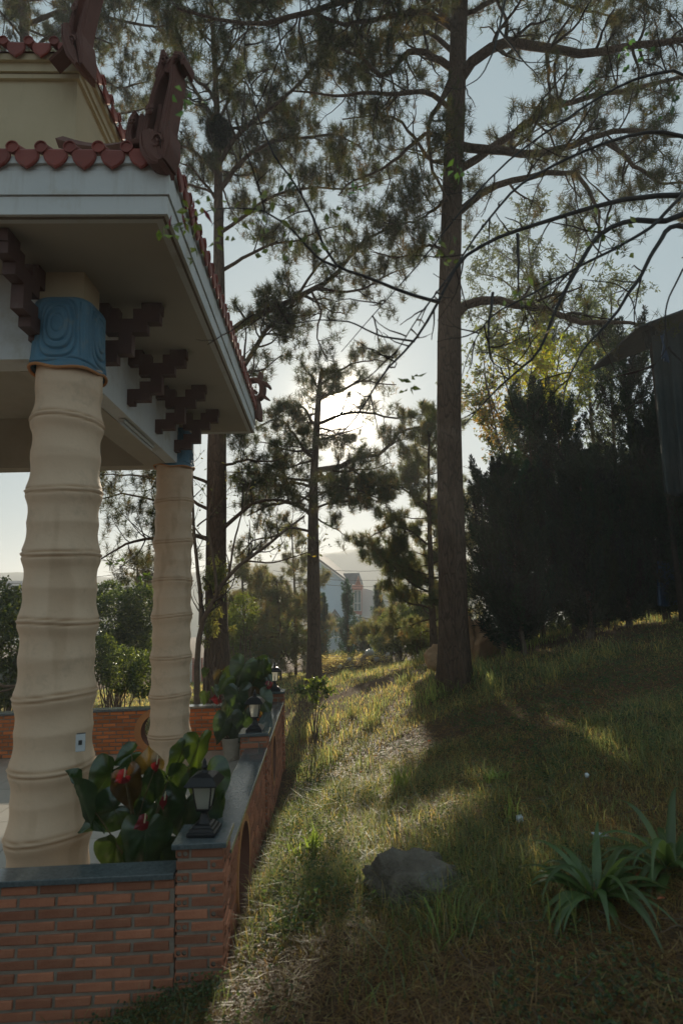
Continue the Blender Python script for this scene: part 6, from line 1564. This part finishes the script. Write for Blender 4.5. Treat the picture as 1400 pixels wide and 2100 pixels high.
# red and white fence behind crooked tree
fe = thing('picket_fence', (atY(470, 1380, 24)[0], 24, gz(atY(470, 1380, 24)[0], 24)), 'low red and white picket fence beyond the lawn, left of the sunlit pine', 'fence')
for i, x in enumerate(np.arange(392, 500, 4.5)):
    a = atY(x, 1362, 24); g0 = gz(a[0], 24); MB().box(a[0]-.03, a[0]+.03, 23.97, 24.03, g0, a[2]+.25).build('picket', M['house_red' if i % 2 else 'house_white'], fe)
a, b = atY(390, 1362, 24), atY(502, 1358, 24); MB().tube([a, b], [.03, .03], 5).build('rail', M['house_white'], fe)
# overhead cables
for k, (p, Ya, Yb, lab) in enumerate((([(-40, 1200), (120, 1192), (260, 1176), (330, 1170)], 30, 36, 'upper sagging overhead cable between the two bamboo columns'), ([(-40, 1222), (150, 1212), (260, 1192), (420, 1160)], 30, 36, 'lower overhead cable between the two bamboo columns'),
     ([(560, 1150), (680, 1170), (760, 1172), (900, 1160)], 40, 40, 'overhead cable crossing above the pale house roof'), ([(560, 1170), (680, 1190), (790, 1190), (900, 1178)], 41, 41, 'overhead cable crossing in front of the grey roof of the pale house'), ([(560, 1190), (700, 1202), (800, 1204), (900, 1196)], 42, 42, 'lowest overhead cable by the bay window of the pale house'))):
    P = px(p, Ya, Yb); o = MB().tube(resample(P, 20), [.014]*20, 4).build('overhead_cable', M['cable'], None, False, P[0]); tag(o, lab, 'cable', 'overhead cables')

# ------------------------------------------------------------------ grass, litter, weeds
def in_terrace(x, y, m=0.0): return (x < -.50+m) & (y > 3.24-m) & (y < 8.45+m)
def scatter(n, y0, y1, g, pw=1.6, xl=-.62, xr=.72, mx=.6):
    u = g.random(n); a = y0**(1-pw+1); b = y1**(1-pw+1); y = (a+(b-a)*u)**(1/(2-pw)) if abs(pw-2) > .01 else y0*(y1/y0)**u
    x = g.uniform(0, 1, n)*(xr-xl)*(y+.2)+xl*(y+.2); x = x+g.normal(size=n)*mx*.6
    k = ~in_terrace(x, y); return x[k], y[k]
def blades(x, y, h, w, lean, tn, g, name, mat, curve=.5, z0=0, root=None, cols=None):
    n = len(x); z = ground(x, y)+z0; az = g.random(n)*2*np.pi; ld = np.stack([np.cos(az), np.sin(az)], 1)*lean[:, None]
    fa = g.random(n)*np.pi; s = np.stack([np.cos(fa), np.sin(fa), np.zeros(n)], 1)*w[:, None]/2
    b = np.stack([x, y, z-.01], 1); m = b+np.concatenate([ld*h[:, None]*.35, (h*.62)[:, None]], 1); t = b+np.concatenate([ld*h[:, None]*(1+curve), (h*(1-.25*lean*curve))[:, None]], 1)
    V = np.stack([b-s, b+s, m+s*.75, m-s*.75, t], 1).reshape(-1, 3); k = np.arange(n)[:, None]*5
    F4 = k+np.array([[0, 1, 2, 3]]); F3 = k+np.array([[3, 2, 4]])
    return V, F4, F3, np.repeat(tn, 5, axis=0)
def lawn_fields(x, y):
    lush = fbm(x, y, 31, .8, 3); dry = fbm(x, y, 47, 1.2, 3)
    return lush, dry
g = np.random.default_rng(5)
def grass_layer(name, n, y0, y1, hr, wr, lean, pw, thr, seedoff, straw=.25, mat='grassm', clump=None, bright=1.0):
    x, y = scatter(n, y0, y1, g, pw)
    if clump:
        k = max(1, len(x)//clump); cx, cy = x[:k], y[:k]; i = g.integers(k, size=len(x)); sc = .035+.004*cy[i]; x = cx[i]+g.normal(size=len(x))*sc; y = cy[i]+g.normal(size=len(x))*sc; m_ = ~in_terrace(x, y); x, y = x[m_], y[m_]
    lush, dry = lawn_fields(x, y); keep = (lush+g.normal(size=len(x))*.06) > thr+.05*(y < 6); x, y, lush, dry = x[keep], y[keep], lush[keep], dry[keep]; n = len(x)
    h = g.uniform(*hr, n)*(.55+.9*lush); w = g.uniform(*wr, n)*(1+.10*np.maximum(0, y-4))
    gr = np.array([1.0, 1.0, .8]); st = np.array([2.7, 1.75, 1.25]); p = (g.random(n) < straw*(.4+1.5*dry))[:, None]
    tn = np.where(p, st*(1+g.normal(size=(n, 1))*.25), gr*(1+g.normal(size=(n, 1))*.25)*(1+.5*(lush[:, None]-.5)))*bright
    return blades(x, y, h, w, np.abs(g.normal(size=n))*lean, np.clip(tn, .1, 4), g, name, mat)
def emit(name, layers, mat, kind='stuff'):
    Vs, F4s, F3s, Ts, nb = [], [], [], [], 0
    for V, F4, F3, t in layers: Vs.append(V); F4s.append(F4+nb); F3s.append(F3+nb); Ts.append(t); nb += len(V)
    o = mesh_obj(name, np.concatenate(Vs), [np.concatenate(F4s), np.concatenate(F3s)], M[mat], None, False, np.concatenate(Ts)); tag(o, kind='stuff'); return o
o = emit('grass', [grass_layer('g', 210000, 1.5, 9, (.018, .065), (.0022, .0045), .75, 1.5, .40, 0, .40), grass_layer('g', 64000, 1.5, 7, (.05, .155), (.0028, .0058), .8, 1.5, .52, 1, .15, clump=14),
                   grass_layer('g', 110000, 8, 26, (.04, .12), (.004, .008), .6, 1.0, .30, 2, .3, bright=1.15), grass_layer('g', 9000, 7, 15, (.12, .30), (.005, .009), .45, 1.0, .5, 3, .15, clump=40, bright=1.2)], 'grassm')
tag(o, 'short patchy grass covering the sloping lawn', 'grass')
# flat pine-needle litter
n = 170000; x, y = scatter(n, 1.5, 10, g, 1.5); n = len(x); z = ground(x, y)+.004+g.random(n)*.022
d = norm(np.stack([g.normal(size=n), g.normal(size=n), g.normal(size=n)*.22], 1)); L = g.uniform(.03, .10, n)[:, None]; s = norm(np.cross(d, (0, 0, 1)))*(g.uniform(.0018, .0035, n)*(1+.12*np.maximum(0, y-4)))[:, None]
b = np.stack([x, y, z], 1); V = np.stack([b-s/2, b+s/2, b+d*L+s/2, b+d*L-s/2], 1).reshape(-1, 3)
pal = np.array([(2.0, .95, .65), (2.5, 1.45, 1.0), (1.3, .62, .42), (3.0, 2.2, 1.7)]); ci = g.choice(4, n, p=(.42, .23, .27, .08))
o = mesh_obj('pine_litter', V, (np.arange(n)[:, None]*4+np.arange(4)), M['grassm'], None, False, np.repeat(pal[ci]*(1+g.normal(size=(n, 1))*.2), 4, axis=0)); tag(o, 'brown fallen pine needles and dry straw between the grass', 'litter', None, 'stuff')
# broad-leaved ground weeds, thick along the foot of the side parapet
def weeds(xs, ys, hmax, n_per, g, lf):
    n = len(xs); z = ground(xs, ys); P = []; D_ = []; S_ = []
    k = n*n_per; X = np.repeat(xs, n_per)+g.normal(size=k)*lf*1.2; Yy = np.repeat(ys, n_per)+g.normal(size=k)*lf*1.2; H = np.repeat(hmax, n_per)*g.random(k)**.8
    pos = np.stack([X, Yy, np.repeat(z, n_per)+H], 1); d = norm(np.stack([g.normal(size=k), g.normal(size=k), g.normal(size=k)*.35+.15], 1))
    m_ = ~in_terrace(X, Yy); pos, d = pos[m_], d[m_]
    return leaves_np(pos, d, g.uniform(.5, 1.2, len(pos))*lf, g.uniform(.3, .62, len(pos))*lf, g, .2)
Vs, Fs, Ts, nb = [], [], [], 0
def addw(V, F, tn):
    global nb
    Vs.append(V); Fs.append(F+nb); Ts.append(tn); nb += len(V)
n = 620; y = 3.3+5.3*g.random(n)**1.2; x = -.42+np.abs(g.normal(size=n))*.30+.12*g.random(n)
V, F = weeds(x, y, g.uniform(.02, .16, n)*(.5+fbm(x, y, 77, 1.4, 2)), 11, g, .030); addw(V, F, np.repeat(np.clip(np.array([1.0, 1.15, .9])*(1+g.normal(size=(len(V)//4, 1))*.3), .2, 3), 4, axis=0))
n = 420; x = g.uniform(-2.7, -.5, n); y = 3.23-np.abs(g.normal(size=n))*.10
V, F = weeds(x, y, g.uniform(.02, .12, n), 9, g, .026); addw(V, F, np.repeat(np.clip(np.array([.9, 1.0, .8])*(1+g.normal(size=(len(V)//4, 1))*.3), .2, 3), 4, axis=0))
n = 7500; x, y = scatter(n, 1.7, 9, g, 1.4); k = fbm(x, y, 91, 1.1, 3) > .45; x, y = x[k], y[k]
V, F = weeds(x, y, g.uniform(.01, .07, len(x)), 9, g, .026); addw(V, F, np.repeat(np.clip(np.array([.9, 1.0, .8])*(1+g.normal(size=(len(V)//4, 1))*.3), .2, 3), 4, axis=0))
n = 2400; x = g.uniform(1.6, 6.5, n); y = g.uniform(4.5, 9.5, n)
V, F = weeds(x, y, g.uniform(.01, .09, n), 9, g, .034); addw(V, F, np.repeat(np.clip(np.array([.8, 1.0, .8])*(1+g.normal(size=(len(V)//4, 1))*.3), .2, 3), 4, axis=0))
o = mesh_obj('ground_weeds', np.concatenate(Vs), np.concatenate(Fs), M['weedm'], None, False, np.concatenate(Ts)); tag(o, 'small broad-leaved weeds creeping over the lawn and the wall foot', 'weeds', None, 'stuff')
# individual grass clumps
def clump(label, px_, py_, Y, n, h, w, tn, seed, group='tall grass clumps on the lawn', spread=.05, lean=.35, name='grass_clump', cat='grass clump'):
    g = np.random.default_rng(seed); p = atY(px_, py_, Y); z = gz(p[0], p[1]); x = p[0]+g.normal(size=n)*spread; y = p[1]+g.normal(size=n)*spread
    V, F4, F3, t = blades(x, y, g.uniform(.5, 1, n)*h, np.full(n, w)*g.uniform(.7, 1.2, n), np.abs(g.normal(size=n))*lean, np.clip(np.array(tn)*(1+g.normal(size=(n, 1))*.2), .1, 4), g, 'c', 'grassm')
    o = mesh_obj(name, V, [F4, F3], M['grassm'], None, False, t, (p[0], p[1], z)); tag(o, label, cat, group)
clump('tall yellow-lit grass clump in the middle of the lawn, above the rock', 818, 1520, 5.9, 46, .30, .011, (1.7, 1.8, .8), 801, lean=.5)
clump('broad-bladed bright green clump beside the side parapet', 640, 1620, 4.7, 30, .26, .016, (1.6, 1.9, .7), 802, lean=.22)
clump('bright narrow clump just left of the broad-bladed one, near the wall', 608, 1625, 4.7, 20, .17, .010, (1.6, 1.8, .7), 803)
clump('low lit grass clump left of the tall yellow-lit one', 762, 1535, 5.8, 40, .17, .009, (1.5, 1.6, .8), 804, lean=.6)
clump('long-bladed green clump at the lower centre in front of the rock', 905, 1900, 3.0, 34, .26, .007, (1.1, 1.3, .8), 805, lean=.7, spread=.09)
clump('dense long-bladed clump at the bottom centre of the picture', 800, 2010, 2.75, 60, .22, .006, (.9, 1.0, .7), 806, lean=.8, spread=.12)
clump('grass clump at the foot of the thick pine, left side', 885, 1395, 9.4, 120, .34, .012, (1.4, 1.5, .8), 807, lean=.5, spread=.22)
clump('grass clump at the foot of the thick pine, right side', 985, 1405, 9.4, 120, .34, .011, (.9, 1.1, .7), 808, lean=.5, spread=.22)
clump('lit tuft of grass below the round-topped slab', 1072, 1310, 11.3, 160, .32, .014, (1.5, 1.6, .8), 809, lean=.5, spread=.28)
clump('lone tall stalks left of the dry patch at right centre', 1045, 1650, 4.1, 12, .24, .007, (1.2, 1.4, .7), 810, lean=.25, spread=.03)
clump('straggly stalks rising behind the strap-leaved clump', 1160, 1860, 2.8, 16, .30, .004, (1.4, 1.4, .8), 811, lean=.3, spread=.06)
clump('thin grass against the foot of the corner brick post', 385, 1960, 3.0, 60, .16, .004, (1.0, 1.0, .8), 812, lean=.6, spread=.08)
clump('leftmost tuft of grass against the foot of the front brick parapet', 60, 2065, 3.08, 70, .13, .0045, (1.0, 1.05, .8), 820, lean=.6, spread=.06)
clump('middle tuft of grass against the foot of the front brick parapet', 170, 2025, 3.08, 70, .13, .0045, (1.0, 1.05, .8), 821, lean=.6, spread=.06)
clump('rightmost tuft of grass against the foot of the front brick parapet', 270, 1990, 3.08, 70, .13, .0045, (1.0, 1.05, .8), 822, lean=.6, spread=.06)
clump('low green bush-like clump in front of the dry patch at right centre', 1010, 1590, 5.0, 60, .13, .012, (1.1, 1.4, .8), 813, lean=.9, spread=.05)
# orange-red leaves on the ground
for k, (x, y, s, lab) in enumerate(((762, 1552, .085, 'orange-red dry leaf patch up the lawn near the tall yellow-lit grass'), (735, 1585, .07, 'dull red dry leaf below the upper orange one'), (745, 1724, .07, 'orange dry leaf left of the foreground rock'), (1300, 1795, .10, 'orange dry strap leaf between the two strap-leaved clumps'), (1345, 1845, .04, 'small orange leaf under the right strap-leaved clump'), (875, 1520, .05, 'small rusty leaf right of the tall yellow-lit grass'))):
    p = atY(x, y, 4.5); 
    for _ in range(8): z = gz(p[0], p[1]); p = atZ(x, y, min(z+.03, -.2))
    V, F = leaves_np(np.array([p]), np.array([[1, .2, .12+.1*(k % 2)]]), [s], [s*.38], np.random.default_rng(k)); V2, F2 = leaves_np(np.array([p+[.02, .02, 0]]), np.array([[.6, -.6, .2]]), [s*.8], [s*.3], np.random.default_rng(k+9))
    o = mesh_obj('dry_leaf', np.concatenate([V, V2]), np.concatenate([F, F2+len(V)]), M['red_leaf'], None, False, None, p); tag(o, lab, 'dry leaf', 'orange dry leaves on the lawn')

g = np.random.default_rng(19)
tw = []
for _ in range(70):
    x, y = g.uniform(-.3, 3.2), g.uniform(2.4, 7.5); a = g.uniform(0, 6.28); L = g.uniform(.10, .32); n_ = 5
    q = np.array([[x+math.cos(a)*L*i/n_+g.normal()*.01, y+math.sin(a)*L*i/n_+g.normal()*.01, 0] for i in range(n_+1)]); q[:, 2] = ground(q[:, 0], q[:, 1])+.022+g.random(n_+1)*.008
    tw.append(q)
tw = np.array(tw); V, F = tube_np(tw, np.full((70, 6), .0035)*(1-.5*np.linspace(0, 1, 6)), 5)
o = mesh_obj('fallen_twigs', V, F, M['bark_thin'], None, True); tag(o, 'thin dry twigs scattered on the lawn', 'twigs', None, 'stuff')

# ------------------------------------------------------------------ haze
hz = MB().box(-1700, 1700, -1700, 1700, -18, 34).build('haze', None)
hm_, t, o = newmat('haze_air'); pv = N(t, 'ShaderNodeVolumePrincipled'); pv.inputs['Color'].default_value = (.90, .94, .97, 1); pv.inputs['Density'].default_value = .0026; pv.inputs['Anisotropy'].default_value = .30
t.links.new(pv.outputs[0], o.inputs['Volume']); hz.data.materials.clear(); hz.data.materials.append(hm_); tag(hz, kind='stuff')
